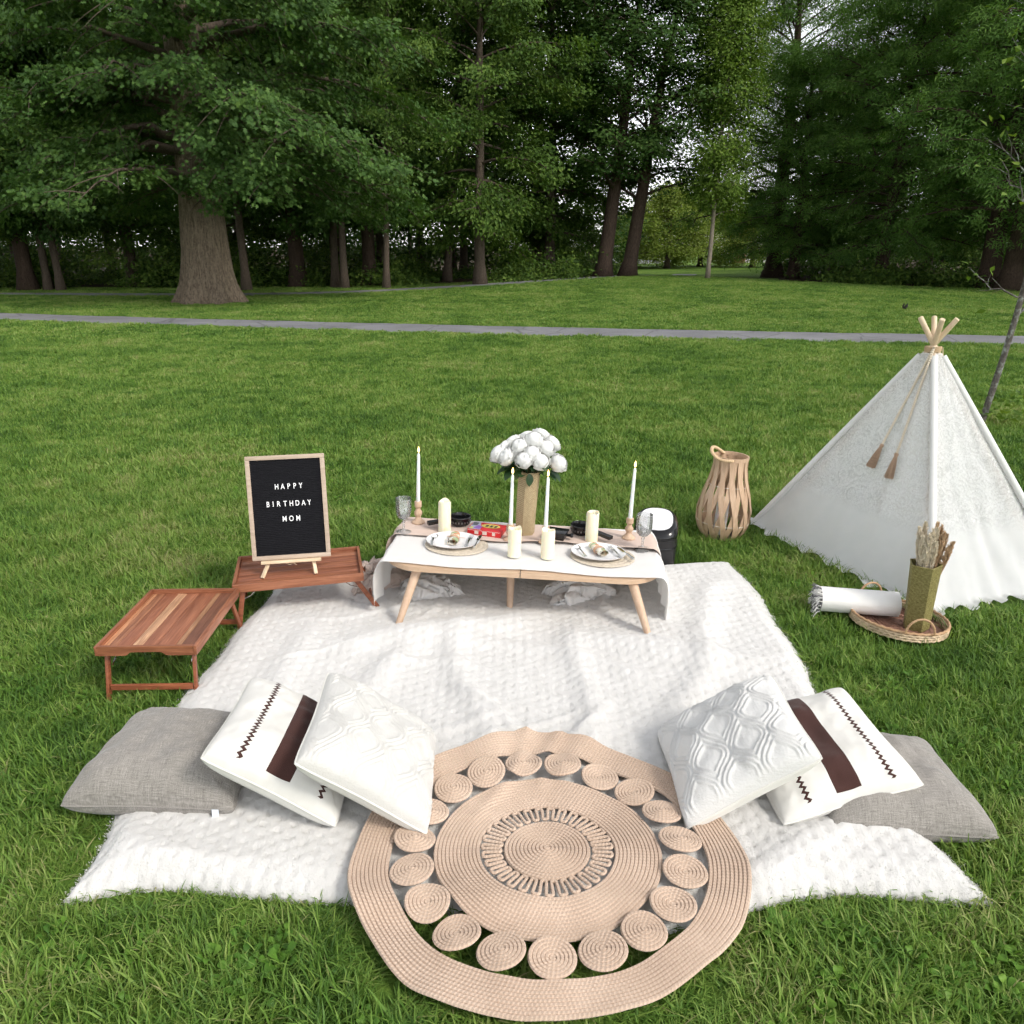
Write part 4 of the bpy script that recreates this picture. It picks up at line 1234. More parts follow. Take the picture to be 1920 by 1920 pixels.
mb = MB(); mb.grid(cloth_fn, 150, 70); mb.build('cloth', M_SHEER, t, True, None)

# ---- blush runner along the back half, falling at the left end
t = thing('table_runner', 'blush gauze runner laid along the back half of the table', 'runner', mw=MT)
def runner_fn(u, v):
    lx = -.86 + 1.62 * u; ly = .03 + .27 * v + .018 * math.sin(lx * 7) 
    z = .010 + .012 * float(fbm(lx * 9, ly * 16, 71)) + .010 * math.exp(-((v - .02) / .06) ** 2) * (.6 + .6 * math.sin(lx * 13))
    ox = -lx - (HW - .01)
    if ox > 0: k = 1 - math.exp(-ox / .05); return (-(HW - .01) - .062 * k - .01 * math.sin(ly * 40), ly, z - ox * 1.1 + .03 * k)
    ox = lx - (HW - .02)
    if ox > 0: k = 1 - math.exp(-ox / .05); return ((HW - .02) + .06 * k, ly, z - ox * 1.1 + .03 * k)
    return (lx, ly, z)
mb = MB(); mb.grid(runner_fn, 120, 36); mb.build('cloth', M_RUNNER, t, True, None)

# ---- crumpled cloth under the table
def crumple(name, label, cx, cy, L, Wd, H, rz, seed, mat):
    t = thing(name, label, 'cloth', (cx, cy, float(blanket_z(cx, cy)) + .01), (0, 0, rz))
    nu, nv = 90, 46
    def fn(u, v):
        a = u * 2 - 1; b = v * 2 - 1
        e = max(0, 1 - a * a) ** .4 * max(0, 1 - b * b) ** .4
        f = float(fbm(a * 2.6 + seed, b * 4.2, seed, 4)); g = abs(math.sin(7 * b + 3.5 * a + 6 * f))
        x = a * L / 2 * (1 + .12 * math.sin(b * 5 + seed)) ; y = b * Wd / 2 * (1 + .2 * math.sin(a * 4 + seed))
        return (x + .02 * math.sin(9 * f), y + .02 * math.cos(8 * f + a * 3), H * e * (.35 + .5 * f + .38 * g) - .012)
    mb = MB(); mb.grid(fn, nu, nv); mb.build('cloth', mat, t, True, None)
crumple('crumpled_cloth', 'bunched off-white gauze lying under the right half of the table', .37, 3.72, .34, .20, .13, .3, 5, M_GAUZE)
crumple('crumpled_cloth', 'end of the gauze pooled under the left half of the table', -.42, 3.76, .34, .22, .10, -.4, 8, M_GAUZE)
crumple('crumpled_throw', 'rumpled beige throw lying on the blanket beside the letter board tray', -.74, 3.95, .34, .34, .13, .5, 12, cotton('beige_throw', (.60, .49, .43), .4, 200))

# ---- placemats, plates, napkins, cutlery
M_MAT = None
def m_mat():
    tt = NT('woven_placemat'); uv = tt.coord('Object'); n = tt.noise(uv, 90, 3)
    c = tt.ramp(n, [(.3, (.50, .43, .34)), (.7, (.68, .60, .49))])
    return tt.done(tt.bsdf(Base_Color=c, Roughness=.9, Specular_IOR_Level=.1, Normal=tt.bump(n, .4, .003)))
M_MAT = m_mat()
def placemat(label, x, y, rz):
    t = thing('placemat', label, 'placemat', mw=on_table(x, y, .008, rz), group='round placemats')
    for k in range(6):
        mb = MB(); r0 = .030 + .027 * k
        prof = [(max(0, r0 - .030), .0005), (max(0, r0 - .030), .004), (r0 - .015, .0075), (r0 - .003, .004), (r0 - .003, .0005)]
        if k == 0: prof = [(0, .006)] + [(r0 - .015, .0075), (r0 - .003, .004), (r0 - .003, .0005)]
        mb.lathe(prof, 64, None, 1.0, .86); mb.build('woven_ring', M_MAT, t)
placemat('round beige woven placemat under the left plate', -.285, 3.70, .0)
placemat('round beige woven placemat under the right plate', .455, 3.605, .0)
def plate(label, x, y):
    t = thing('plate', label, 'plate', mw=on_table(x, y, .016), group='white dinner plates')
    mb = MB(); mb.lathe([(0, 0), (.07, 0), (.118, .010), (.137, .0165), (.138, .019), (.128, .0165), (.086, .0075), (0, .0065)], 72, None, 1.0, .86)
    mb.build('dish', M_WHITEP, t)
    mb = MB(); mb.lathe([(.1375, .0155), (.1395, .0175), (.1380, .0195), (.1365, .0175), (.1375, .0155)], 72, None, 1.0, .86); mb.build('rim', plain('greige_rim', (.45, .40, .38), .4), t)
plate('white oval plate with spoon, fork and knife on the left placemat', -.305, 3.715)
plate('white oval plate with spoon and rolled napkin on the right placemat', .435, 3.615)
def spoon(label, x, y, rz, dz=.028):
    t = thing('spoon', label, 'spoon', mw=on_table(x, y, dz, rz), group='silver spoons')
    mb = MB()
    def fn(u, v):
        a = u * 2 * PI; r = v
        return (.019 * r * math.cos(a), .060 + .028 * r * math.sin(a), .006 - .010 * (1 - r * r))
    mb.grid(fn, 20, 5); mb.build('bowl', M_STEEL, t)
    mb = MB(); mb.ribbon([(0, .034, .006), (0, .015, .012), (0, -.03, .010), (0, -.075, .006)], [(0, 0, 1)] * 4, [.006, .006, .008, .013], .003); mb.build('handle', M_STEEL, t)
def fork(label, x, y, rz, dz=.028):
    t = thing('fork', label, 'fork', mw=on_table(x, y, dz, rz), group='silver forks')
    mb = MB(); mb.ribbon([(0, .045, .008), (0, .03, .006), (0, .012, .011), (0, -.03, .010), (0, -.075, .006)], [(0, 0, 1)] * 5, [.022, .018, .006, .008, .013], .003); mb.build('handle', M_STEEL, t)
    for k in range(4):
        mb = MB(); xx = -.009 + .006 * k; mb.tube([(xx, .044, .008), (xx, .065, .007), (xx, .088, .012)], [.0018, .0016, .001], 6); mb.build('tine', M_STEEL, t)
def knife(label, x, y, rz, mat, dz=.028):
    t = thing('table_knife', label, 'knife', mw=on_table(x, y, dz, rz), group='table knives')
    mb = MB(); mb.ribbon([(0, .015, .006), (.001, .06, .005), (.003, .095, .004), (.006, .108, .004)], [(0, 0, 1)] * 4, [.013, .017, .013, .003], .0025); mb.build('blade', mat, t)
    mb = MB(); mb.tube([(0, .015, .006), (0, -.03, .006), (0, -.082, .006)], [.0045, .006, .0075], 8, flat=.6); mb.build('handle', M_STEEL, t)
spoon('silver spoon on the left side of the left plate', -.405, 3.705, .05)
fork('silver fork on the right side of the left plate', -.222, 3.695, -.05)
knife('dark steel knife beside the fork on the left plate', -.180, 3.700, -.06, M_STEEL)
spoon('silver spoon on the left side of the right plate', .345, 3.61, .35)
fork('silver fork on the right side of the right plate', .520, 3.600, .35)
knife('brass-bladed knife resting on the right plate and its placemat', .570, 3.600, .42, M_GOLD)
def m_napkin():
    tt = NT('printed_napkin'); co = tt.coord('Object'); v = tt.n('TexVoronoi', {'Scale': 42.0}); tt.set(v.inputs['Vector'], co)
    s = tt.n('SeparateColor'); tt.set(s.inputs[0], v.outputs['Color'])
    pr = tt.ramp(s.outputs[0], [(.0, (.55, .28, .16)), (.35, (.72, .66, .50)), (.65, (.34, .42, .24)), (1, (.78, .70, .56))], 'CONSTANT')
    m = tt.math('GREATER_THAN', tt.noise(co, 22, 2), .48)
    return tt.done(tt.bsdf(Base_Color=tt.mix(m, (.80, .76, .68), pr), Roughness=.85))
M_NAP = m_napkin()
def napkin(label, x, y, rz):
    t = thing('rolled_napkin', label, 'napkin', mw=on_table(x, y, .026, rz), group='rolled napkins')
    mb = MB()
    def fn(u, v):
        a = -.3 + u * 2.2 * 2 * PI; r = .021 - .0042 * u * 2.2
        return (1.25 * r * math.cos(a), -.062 + .124 * v, .017 + .85 * r * math.sin(a))
    mb.grid(fn, 70, 6); mb.build('roll', M_NAP, t)
    mb = MB(); mb.lathe([(.0235, -.012), (.0245, 0), (.0235, .012)], 24, Matrix.Translation((0, -.01, .017)) @ Matrix.Rotation(PI / 2, 4, 'X'), 1.22, .88); mb.build('ring', plain('kraft_band', (.62, .38, .25), .8), t)
napkin('rolled patterned napkin on the middle of the left plate', -.300, 3.712, .05)
napkin('rolled patterned napkin lying slanted on the right plate', .432, 3.615, .45)

# ---- candles
def flame(parent, z):
    mb = MB(); mb.lathe([(0, z), (.0045, z + .006), (.0058, z + .013), (.004, z + .024), (0, z + .036)], 12); mb.build('flame', M_FLAME, parent)
def taper(label, label_h, x, y, hh, ch, lean):
    M0 = on_table(x, y, .016)
    t = thing('candle_holder', label_h, 'candle holder', mw=M0, group='turned wooden candle holders')
    k = hh / .125
    mb = MB(); mb.lathe([(0, 0), (.036, 0), (.0365, .006 * k), (.030, .012 * k), (.017, .026 * k), (.0145, .036 * k), (.0215, .050 * k), (.0225, .062 * k), (.013, .078 * k), (.0125, .086 * k), (.0195, .094 * k), (.0195, .122 * k), (.017, .125 * k), (.011, .125 * k), (.011, .112 * k), (0, .112 * k)], 28)
    mb.build('turned_stem', M_BEECH_Z, t)
    c = thing('taper_candle', label, 'candle', mw=M0 @ Matrix.Translation((0, 0, hh - .014)) @ Matrix.Rotation(lean, 4, 'Y'), group='tall white taper candles')
    mb = MB(); mb.lathe([(0, 0), (.0108, 0), (.0105, .02), (.0078, ch - .012), (.0045, ch - .003), (0, ch)], 20); mb.build('wax', M_TAPER, c)
    mb = MB(); mb.tube([(0, 0, ch - .004), (.001, 0, ch + .008)], .0011, 6); mb.build('wick', M_BLACKM, c); flame(c, ch + .001)
taper('tall white taper candle at the far left end of the table', 'turned wooden candle holder at the far left of the table', -.517, 4.005, .125, .285, R(1.0))
taper('tall white taper candle just left of the rose vase', 'turned wooden candle holder behind the left middle pillar candle', -.010, 3.79, .085, .285, R(.3))
taper('tall white taper candle just right of the rose vase', 'turned wooden candle holder behind the right middle pillar candle', .172, 3.765, .085, .285, R(.0))
taper('tall white taper candle at the right end of the table', 'turned wooden candle holder at the right end of the table', .622, 3.86, .115, .290, R(.6))
def pillar(label, x, y, h, r=.0335):
    h *= .92; t = thing('pillar_candle', label, 'candle', mw=on_table(x, y, .012), group='ivory pillar candles')
    mb = MB(); V = []; seg = 40
    prof = [(0, 0), (r, 0), (r * 1.0, h * .3), (r * .995, h - .006), (r * .93, h), (r * .78, h - .004), (r * .6, h - .016), (0, h - .020)]
    mb.lathe(prof, seg)
    rr = random.Random(int(h * 1e4) + int(x * 100))
    p1, p2 = rr.uniform(0, 6), rr.uniform(0, 6)
    mb.v = [(x_, y_, z_ + (.004 * math.sin(math.atan2(y_, x_) * 2 + p1) + .003 * math.sin(math.atan2(y_, x_) * 3 + p2)) * (1 if z_ > h * .5 and math.hypot(x_, y_) > r * .7 else 0)) for x_, y_, z_ in mb.v]
    mb.build('wax', M_WAX, t)
    mb = MB(); mb.tube([(0, 0, h - .022), (.001, .001, h - .004)], .0012, 6); mb.build('wick', M_BLACKM, t)
pillar('ivory pillar candle at the back left beside the black bowl', -.362, 3.885, .190)
pillar('ivory pillar candle in front, left of the middle pair', .010, 3.575, .160)
pillar('ivory pillar candle in front, right of the middle pair', .175, 3.565, .160)
pillar('ivory pillar candle at the back right before the black bowl', .418, 3.815, .175)

# ---- black bowls with handles, and the small black dish
def pan(label, x, y, hx, hy):
    t = thing('black_pan', label, 'pan', mw=on_table(x, y, .016), group='small black handled pans')
    mb = MB(); mb.lathe([(0, 0), (.040, 0), (.053, .010), (.058, .030), (.058, .052), (.0555, .053), (.0535, .050), (.052, .030), (.046, .012), (0, .008)], 36); mb.build('bowl', M_BLACK, t)
    mb = MB(); mb.lathe([(.0583, .046), (.0597, .049), (.0583, .052), (.0577, .049), (.0583, .046)], 36); mb.build('rim', M_BLACKM, t)
    mb = MB()
    for k in range(22):
        a = 2 * PI * k / 22; mb.box((0, .0588, .026), (.008, .002, .010), Matrix.Rotation(a, 4, 'Z'))
    o = mb.build('embossed_ornament', plain('dull_pewter', (.20, .20, .20), .35, Metallic=.8), t); o['kind'] = 'stuff'
    d = Vector((hx, hy, 0)); d.normalize(); L = math.hypot(hx, hy)
    mb = MB(); mb.ribbon([d * .054 + Vector((0, 0, .034)), d * (L * .5) + Vector((0, 0, .034)), d * L + Vector((0, 0, .028))], [(0, 0, 1)] * 3, [.022, .026, .032], .017); mb.build('handle', M_BLACKM, t)
pan('black bowl-shaped pan behind the left pillar candle', -.285, 3.995, -.165, -.085)
pan('black bowl-shaped pan behind the right pillar candle', .372, 3.915, .155, -.125)
t = thing('black_dish', 'small square black lidded dish with a knob, right of the rose vase', 'dish', mw=on_table(.238, 3.83, .016, -.25))
mb = MB(); mb.box((0, 0, .018), (.105, .085, .034), taper=.86, bev=.007); mb.build('body', M_BLACKM, t)
mb = MB(); mb.box((0, 0, .039), (.110, .090, .010), bev=.004); mb.build('lid', M_BLACK, t)
mb = MB(); mb.tube([(.052, 0, .024), (.066, 0, .025), (.078, 0, .026), (.086, 0, .026)], [.008, .0075, .013, .010], 14); mb.build('knob', M_BLACK, t)

# ---- red box with printed lid
M_RED = plain('red_carton', (.56, .018, .022), .38, .06, 10)
t = thing('carton_box', 'flat red printed box lying left of the rose vase', 'box', mw=on_table(-.135, 3.885, .014, -.18))
mb = MB(); mb.box((0, 0, .0165), (.185, .118, .033), bev=.002); mb.build('carton', M_RED, t)
def dec(name, pts, z, col, side=None):
    mb = MB(); n = len(pts)
    V = [(x, y, z) for x, y in pts] if side is None else [(x, side, y) for x, y in pts]
    mb.add(V, [tuple(range(n))]); mb.build(name, plain('print_' + name + str(len(bpy.data.materials)), col, .4, .12, 60), t, False)
zt = .0336
dec('print_panel', [(-.088, -.054), (-.022, -.054), (-.048, .055), (-.088, .055)], zt, (.34, .36, .46))
dec('print_stripe', [(-.066, -.040), (-.030, -.048), (-.022, -.010), (-.05, .012)], zt + .0005, (.24, .12, .42))
dec('print_patch', [(-.086, .004), (-.058, .000), (-.056, .044), (-.084, .050)], zt + .0006, (.10, .10, .12))
dec('print_patch', [(-.083, -.05), (-.068, -.05), (-.068, -.022), (-.083, -.022)], zt + .0006, (.50, .48, .10))
dec('print_oval', [(.018 + .052 * math.cos(a * PI / 12), .012 + .030 * math.sin(a * PI / 12)) for a in range(24)], zt + .0005, (.62, .50, .12))
for dx in (-.026, -.002, .022):
    dec('print_glyph', [(.016 + dx, -.004), (.030 + dx, -.002), (.032 + dx, .026), (.018 + dx, .024)], zt + .001, (.03, .03, .03))
for a_, b_ in ((-.052, -.030), (-.008, .016), (.045, .062)):
    dec('print_patch', [(a_, .008), (b_, .008), (b_, .026), (a_, .026)], 0, (.70, .58, .52), -.0596)
dec('print_stripe', [(-.088, .0275), (.088, .0275), (.088, .030), (-.088, .030)], 0, (.75, .55, .52), -.0597)

# ---- goblets
def goblet(label, x, y, s=1.0):
    t = thing('goblet', label, 'glass', mw=on_table(x, y, .010), group='cut-glass goblets'); t.scale = (s, s, s)
    seg = 32; prof = [(.0015, .066), (.020, .070), (.031, .085), (.036, .110), (.037, .150), (.0355, .172), (.0345, .172), (.0352, .150), (.034, .112), (.028, .088), (.015, .075), (0, .073)]
    mb = MB(); mb.lathe(prof, 48)
    # facets cut into the lower bowl
    mb.v = [(x_ * (1 + (.05 * math.cos(12 * math.atan2(y_, x_) + z_ * 90) if .08 < z_ < .150 and math.hypot(x_, y_) > .0285 else 0)), y_ * (1 + (.05 * math.cos(12 * math.atan2(y_, x_) + z_ * 90) if .08 < z_ < .150 and math.hypot(x_, y_) > .0285 else 0)), z_) for x_, y_, z_ in mb.v]
    mb.build('bowl', M_GLASS, t)
    mb = MB(); mb.lathe([(0, .001), (.036, .001), (.037, .004), (.012, .009), (.0055, .020), (.0050, .045), (.008, .055), (.005, .066), (0, .067)], 32); mb.build('stem', M_GLASS, t)
goblet('cut-glass goblet at the left end of the table', -.578, 3.865, 1.12)
goblet('cut-glass goblet at the right end of the table', .672, 3.715, 1.12)

# ---- tall woven vase and its roses
def m_weave(name, a, b, c3, sc=60):
    tt = NT(name); co = tt.coord('Object')
    w1 = tt.n('TexWave', {'Scale': sc, 'Distortion': 2.5, 'Detail': 2.0}, bands_direction='DIAGONAL'); tt.set(w1.inputs['Vector'], co)
    n = tt.noise(co, 95, 3, .7)
    f = tt.math('ADD', tt.math('MULTIPLY', w1.outputs[0] if w1.outputs[0].type == 'VALUE' else w1.outputs[1], .35), tt.math('MULTIPLY', n, .65))
    col = tt.ramp(f, [(.25, a), (.5, b), (.75, c3)])
    return tt.done(tt.bsdf(Base_Color=col, Roughness=.55, Specular_IOR_Level=.3, Normal=tt.bump(f, .5, .004)))
M_SEAGR = m_weave('seagrass_weave', (.22, .155, .075), (.42, .32, .185), (.60, .49, .31))
M_OLIVE = m_weave('olive_glitter', (.075, .062, .014), (.19, .165, .050), (.36, .32, .14), 90)
def prism_vase(name, label, cat, mw, r0, r1, h, bend, mat, n=6):
    t = thing(name, label, cat, mw=mw)
    mb = MB(); rows = 10; seg = n * 4
    def ring(z, r, cxo):
        out = []
        for k in range(seg):
            a = 2 * PI * k / seg
            # rounded square / hexagon
            q = a % (2 * PI / n) - PI / n; rr = r * math.cos(PI / n) / math.cos(q); rr = rr * .86 + r * .14 * .95
            out.append((cxo + rr * math.cos(a + .3), rr * math.sin(a + .3), z))
        return out
    V = []; F = []
    for i in range(rows + 1):
        f = i / rows; V += ring(h * f, r0 + (r1 - r0) * f, bend * f * f)
    for i in range(rows):
        for k in range(seg):
            F.append((i * seg + k, i * seg + (k + 1) % seg, (i + 1) * seg + (k + 1) % seg, (i + 1) * seg + k))
    base = len(V)
    V += ring(h, r1 * .93, bend); V += ring(h * .55, (r0 + r1) / 2 * .92, bend * .3)
    for k in range(seg):
        F.append((rows * seg + k, rows * seg + (k + 1) % seg, base + (k + 1) % seg, base + k))
        F.append((base + k, base + (k + 1) % seg, base + seg + (k + 1) % seg, base + seg + k))
    F.append(tuple(base + seg + k for k in range(seg))); F.append(tuple(range(seg))[::-1])
    mb.add(V, F); mb.build('body', mat, t, True, 35)
    mb = MB(); rr = ring(h + .001, r1 * .985, bend); mb.tube(rr, .004, 6, closed=True); mb.build('rim', mat, t)
    return t
VM = on_table(.070, 3.90, .014)
prism_vase('vase', 'tall woven seagrass vase holding the white roses', 'vase', VM, .052, .060, .345, .012, M_SEAGR)

def m_petal():
    tt = NT('white_petals'); p = tt.bsdf(Base_Color=(.90, .90, .89), Roughness=.6, Specular_IOR_Level=.2); tl = tt.n('BsdfTranslucent', {'Color': (.85, .85, .78)})
    m = tt.n('MixShader', {0: .22}); tt.set(m.inputs[1], p); tt.set(m.inputs[2], tl); return tt.done(m)
M_PETAL = m_petal()
M_RLEAF = plain('rose_leaf', (.022, .062, .018), .4, .25, 30)
def rose_mesh(seed):
    r = random.Random(seed); mb = MB()
    layers = [(5, .0380, .80), (5, .0415, .72), (6, .0455, .60)]
    mb.lathe([(0, -.012), (.022, -.006), (.034, .008), (.0375, .026), (.033, .046), (.022, .058), (.010, .060), (.006, .054), (0, .052)], 18)
    for li, (n, rad, top) in enumerate(layers):
        for k in range(n):
            a0 = 2 * PI * k / n + li * .7 + r.uniform(-.15, .15); wd = 2 * PI / n * .70
            rr = rad * r.uniform(.96, 1.05); tp = top * r.uniform(.95, 1.06)
            def fn(u, v, a0=a0, wd=wd, rr=rr, tp=tp, li=li):
                b = (u * 2 - 1); a = a0 + b * wd
                ph = PI * (.10 + (tp - .10) * v * (1 - .10 * b * b))
                q = rr * math.sin(ph) + .004 * b * b + ((.001 + .007 * (li / 2)) * v ** 4)
                return (q * math.cos(a), q * math.sin(a), .026 - rr * 1.02 * math.cos(ph))
            mb.grid(fn, 7, 8)
    return mb.mesh('bloom', M_PETAL, True)
def rose_leaf(mb, p, d, L, Wd):
    d = Vector(d).normalized(); s = d.cross(Vector((0, 0, 1))); s = s.normalized() if s.length > .01 else Vector((1, 0, 0)); u = s.cross(d)
    V = []; F = []
    for i in range(6):
        t_ = i / 5; wv = Wd * math.sin(PI * min(1, t_ * .93 + .05)) ** .8; c = Vector(p) + d * L * t_ - u * (.25 * L * t_ * t_)
        V += [c - s * wv / 2 + u * .15 * wv, c, c + s * wv / 2 + u * .15 * wv]
    for i in range(5):
        q = i * 3; F += [(q, q + 1, q + 4, q + 3), (q + 1, q + 2, q + 5, q + 4)]
    mb.add(V, F)
def bouquet():
    t = thing('rose_bouquet', 'bunch of white roses with dark leaves in the woven vase', 'flowers', mw=VM @ Matrix.Translation((.012, 0, .30)))
    RM = [rose_mesh(s) for s in (1, 2, 3)]
    r = random.Random(9)
    heads = [(-.165, .0, .150), (-.115, -.045, .150), (-.090, .05, .205), (-.050, -.030, .205), (-.015, .06, .235), (-.025, -.085, .150), (.015, -.01, .240), (.045, .07, .250), (.055, -.075, .140), (.075, -.015, .200), (.105, .045, .215), (.145, -.030, .120), (.012, -.065, .180), (-.13, .04, .170)]
    for i, h in enumerate(heads):
        h = (h[0] * .90, h[1] * .95, h[2] * .86 - .012); o = mobj('bloom', RM[i % 3], t); o.location = h
        d = Vector((h[0] * 1.5, h[1] * 1.6 - .05, .16)).normalized(); o.rotation_euler = d.to_track_quat('Z', 'Y').to_euler(); o.scale = (r.uniform(.92, 1.06),) * 3
        mb = MB(); mb.tube([(h[0] * .15, h[1] * .15, -.12), (h[0] * .35, h[1] * .35, .03), (h[0] * .95, h[1] * .95, h[2])], .003, 6); mb.build('stem', M_RLEAF, t)
    for k in range(64):
        a = r.uniform(0, 2 * PI); q = r.uniform(.03, .105); z = r.uniform(.045, .12); mb = MB()
        rose_leaf(mb, (q * math.cos(a) * 1.1, q * math.sin(a), z), (math.cos(a + r.uniform(-.9, .9)), math.sin(a + r.uniform(-.9, .9)), r.uniform(-.5, .5)), r.uniform(.050, .080), r.uniform(.032, .048)); mb.build('leaf', M_RLEAF, t)
    for p, d in (((.0, -.066, .05), (.15, -.35, -1)), ((-.075, -.04, .05), (-.8, -.3, -.35)), ((.09, -.03, .05), (.9, -.3, -.4))):
        mb = MB(); rose_leaf(mb, p, d, .065, .042); mb.build('leaf', M_RLEAF, t)
bouquet()

# ---- black bin-like container behind the right end of the table
t = thing('black_container', 'glossy black rounded container with a white top panel behind the table', 'container', (.845, 4.26, 0), (0, 0, R(-12))); t.scale = (1, 1, .82)
def se(rx, ry, z, n=40, p=3.0, dy=0):
    out = []
    for k in range(n):
        a = 2 * PI * k / n; c, s = math.cos(a), math.sin(a)
        out.append((rx * math.copysign(abs(c) ** (2 / p), c), dy + ry * math.copysign(abs(s) ** (2 / p), s), z))
    return out
def loft(mb, rings, capb=True, capt=True):
    n = len(rings[0]); V = [p for r_ in rings for p in r_]; F = []
    for i in range(len(rings) - 1):
        for k in range(n): F.append((i * n + k, i * n + (k + 1) % n, (i + 1) * n + (k + 1) % n, (i + 1) * n + k))
    if capb: F.append(tuple(range(n))[::-1])
    if capt: F.append(tuple((len(rings) - 1) * n + k for k in range(n)))
    mb.add(V, F)
mb = MB(); loft(mb, [se(.108, .112, .012), se(.118, .122, .03), se(.123, .127, .12), se(.126, .130, .245)]); mb.build('body', M_BLACKM, t)
def sl(rings, k=.42): return [[(x, y, z + k * (y + .05) * f) for x, y, z in r_] for r_, f in rings]
mb = MB(); loft(mb, sl([(se(.127, .131, .248), 0), (se(.129, .133, .262), .2), (se(.127, .130, .290), .6), (se(.118, .120, .318), .9), (se(.104, .106, .330), 1)])); mb.build('lid', M_BLACK, t)
mb = MB(); loft(mb, sl([(se(.095, .097, .331, p=2.6), 1), (se(.094, .096, .336, p=2.6), 1), (se(.088, .090, .338, p=2.6), 1)])); mb.build('top_panel', plain('white_plastic', (.80, .80, .82), .22), t)
mb = MB(); loft(mb, [se(.1245, .1285, .17), se(.128, .132, .175), se(.128, .132, .183), se(.1265, .1305, .188)]); mb.build('band', M_BLACK, t)
mb = MB(); loft(mb, [se(.10, .104, 0), se(.10, .104, .013)]); mb.build('foot', M_BLACKM, t)
# ================================================================ TRAY TABLES, LETTER BOARD
def tray_table(label, cx, cy, yaw, W, D, H, tilt, planks, scissor, group='wooden folding tray tables'):
    """W along local x (long side), D along local y; H = height of the tray's floor"""
    t = thing('tray_table', label, 'tray table', (cx, cy, H), (tilt[0], tilt[1], yaw), group)
    rim = .014; rh = .042
    n = len(planks); pw = (D - 2 * rim) / n
    y = -D / 2 + rim
    pm = {}
    for i, (fr, col) in enumerate(planks):
        w_ = (D - 2 * rim) * fr
        mb = MB(); mb.box((0, 0, 0), (W - 2 * rim - .002, w_ - .0012, .010), bev=.0012); o = mb.build('plank', M_ACACIA_X, t); o.location = (0, y + w_ / 2, .006)
        o.color = (*col, 1); y += w_
    for sy in (-1, 1):
        mb = MB(); mb.box((0, 0, 0), (W, rim, rh), bev=.003); o = mb.build('side_rail', M_ACACIA_X, t); o.location = (0, sy * (D / 2 - rim / 2), rh / 2 - .012); o.color = (1.0, .95, .9, 1)
    for sx in (-1, 1):
        # end rail with a hand-hold cut into its lower edge
        mb = MB(); L = D - 2 * rim - .001; pts = []
        for k in range(25):
            s = -L / 2 + L * k / 24; cut = .016 * float(smooth(.085, .06, abs(s)) if False else (1 - smooth(.06, .085, np.array(abs(s)))))
            pts.append((s, cut))
        V = []; F = []
        for s, c in pts: V += [(-rim / 2, s, -.021 + c), (rim / 2, s, -.021 + c), (rim / 2, s, .021), (-rim / 2, s, .021)]
        for k in range(24):
            for j in range(4): a = k * 4 + j; b = k * 4 + (j + 1) % 4; F.append((a, a + 4, b + 4, b))
        F.append((0, 1, 2, 3)); F.append((99, 98, 97, 96)); mb.add(V, F); o = mb.build('end_rail', M_ACACIA, t, True, 30); o.location = (sx * (W / 2 - rim / 2), 0, .009); o.color = (.95, .9, .85, 1)
    # legs: a hinged frame at each end
    Mi = t.matrix_basis.inverted()
    for sx, (fx, ground_l, ground_r) in scissor.items():
        x0 = sx * (W / 2 - .045)
        for sy, gr in ((-1, ground_l), (1, ground_r)):
            y0 = sy * (D / 2 - .030); top = Vector((x0, y0, -.004)); f = Vector((sx * (W / 2) + fx, y0 * 1.02, -H + gr))
            d = (f - top); L = d.length; M = Matrix.Translation((top + f) / 2) @ d.to_track_quat('Z', 'Y').to_matrix().to_4x4()
            mb = MB(); mb.box((0, 0, 0), (.013, .024, L), bev=.003); o = mb.build('leg', M_ACACIA, t); o.matrix_local = M; o.color = (1.0, .80, .72, 1)
        top = Vector((x0, 0, -.004)); f = Vector((sx * (W / 2) + fx, 0, -H + .02)); q = top.lerp(f, .78)
        mb = MB(); mb.box((0, 0, 0), (.011, D - .075, .026), bev=.003); o = mb.build('crossbar', M_ACACIA, t); o.location = q; o.color = (1.0, .78, .7, 1)
        for sy in (-1, 1):
            mb = MB(); a = Vector((x0, sy * (D / 2 - .048), -.01)).lerp(Vector((sx * (W / 2) + fx, sy * (D / 2 - .048), -H)), .28); b = Vector((x0 - sx * .075, sy * (D / 2 - .048), -.004))
            mb.tube([a, (a + b) / 2 + Vector((0, 0, -.012)), b], .0032, 6); mb.build('hinge_wire', M_STEEL, t)
    return t
RED, TANP, DKP = (1.0, .92, .88), (1.75, 2.4, 2.5), (.62, .62, .66)
tray_table('red-brown acacia tray table with pale stripes, standing empty at far left', -1.505, 3.085, R(91.5), .565, .415, .225, (0, 0), [(.17, DKP), (.06, (1.2, 1.5, 1.45)), (.20, RED), (.15, (1.05, 1.0, .98)), (.11, TANP), (.16, RED), (.09, (1.1, 1.15, 1.1)), (.06, (1.7, 2.0, 1.9))],
           {-1: (-.005, .0, .0), 1: (.045, .0, .0)})
tray_table('red-brown acacia tray table carrying the letter board', -1.09, 3.66, R(14), .625, .385, .225, (R(0), R(0)), [(.2, RED), (.22, (.95, .85, .8)), (.2, RED), (.2, (.85, .75, .72)), (.18, (1.1, 1.1, 1.05))],
           {-1: (.005, .0, .0), 1: (.060, .05, .03)})

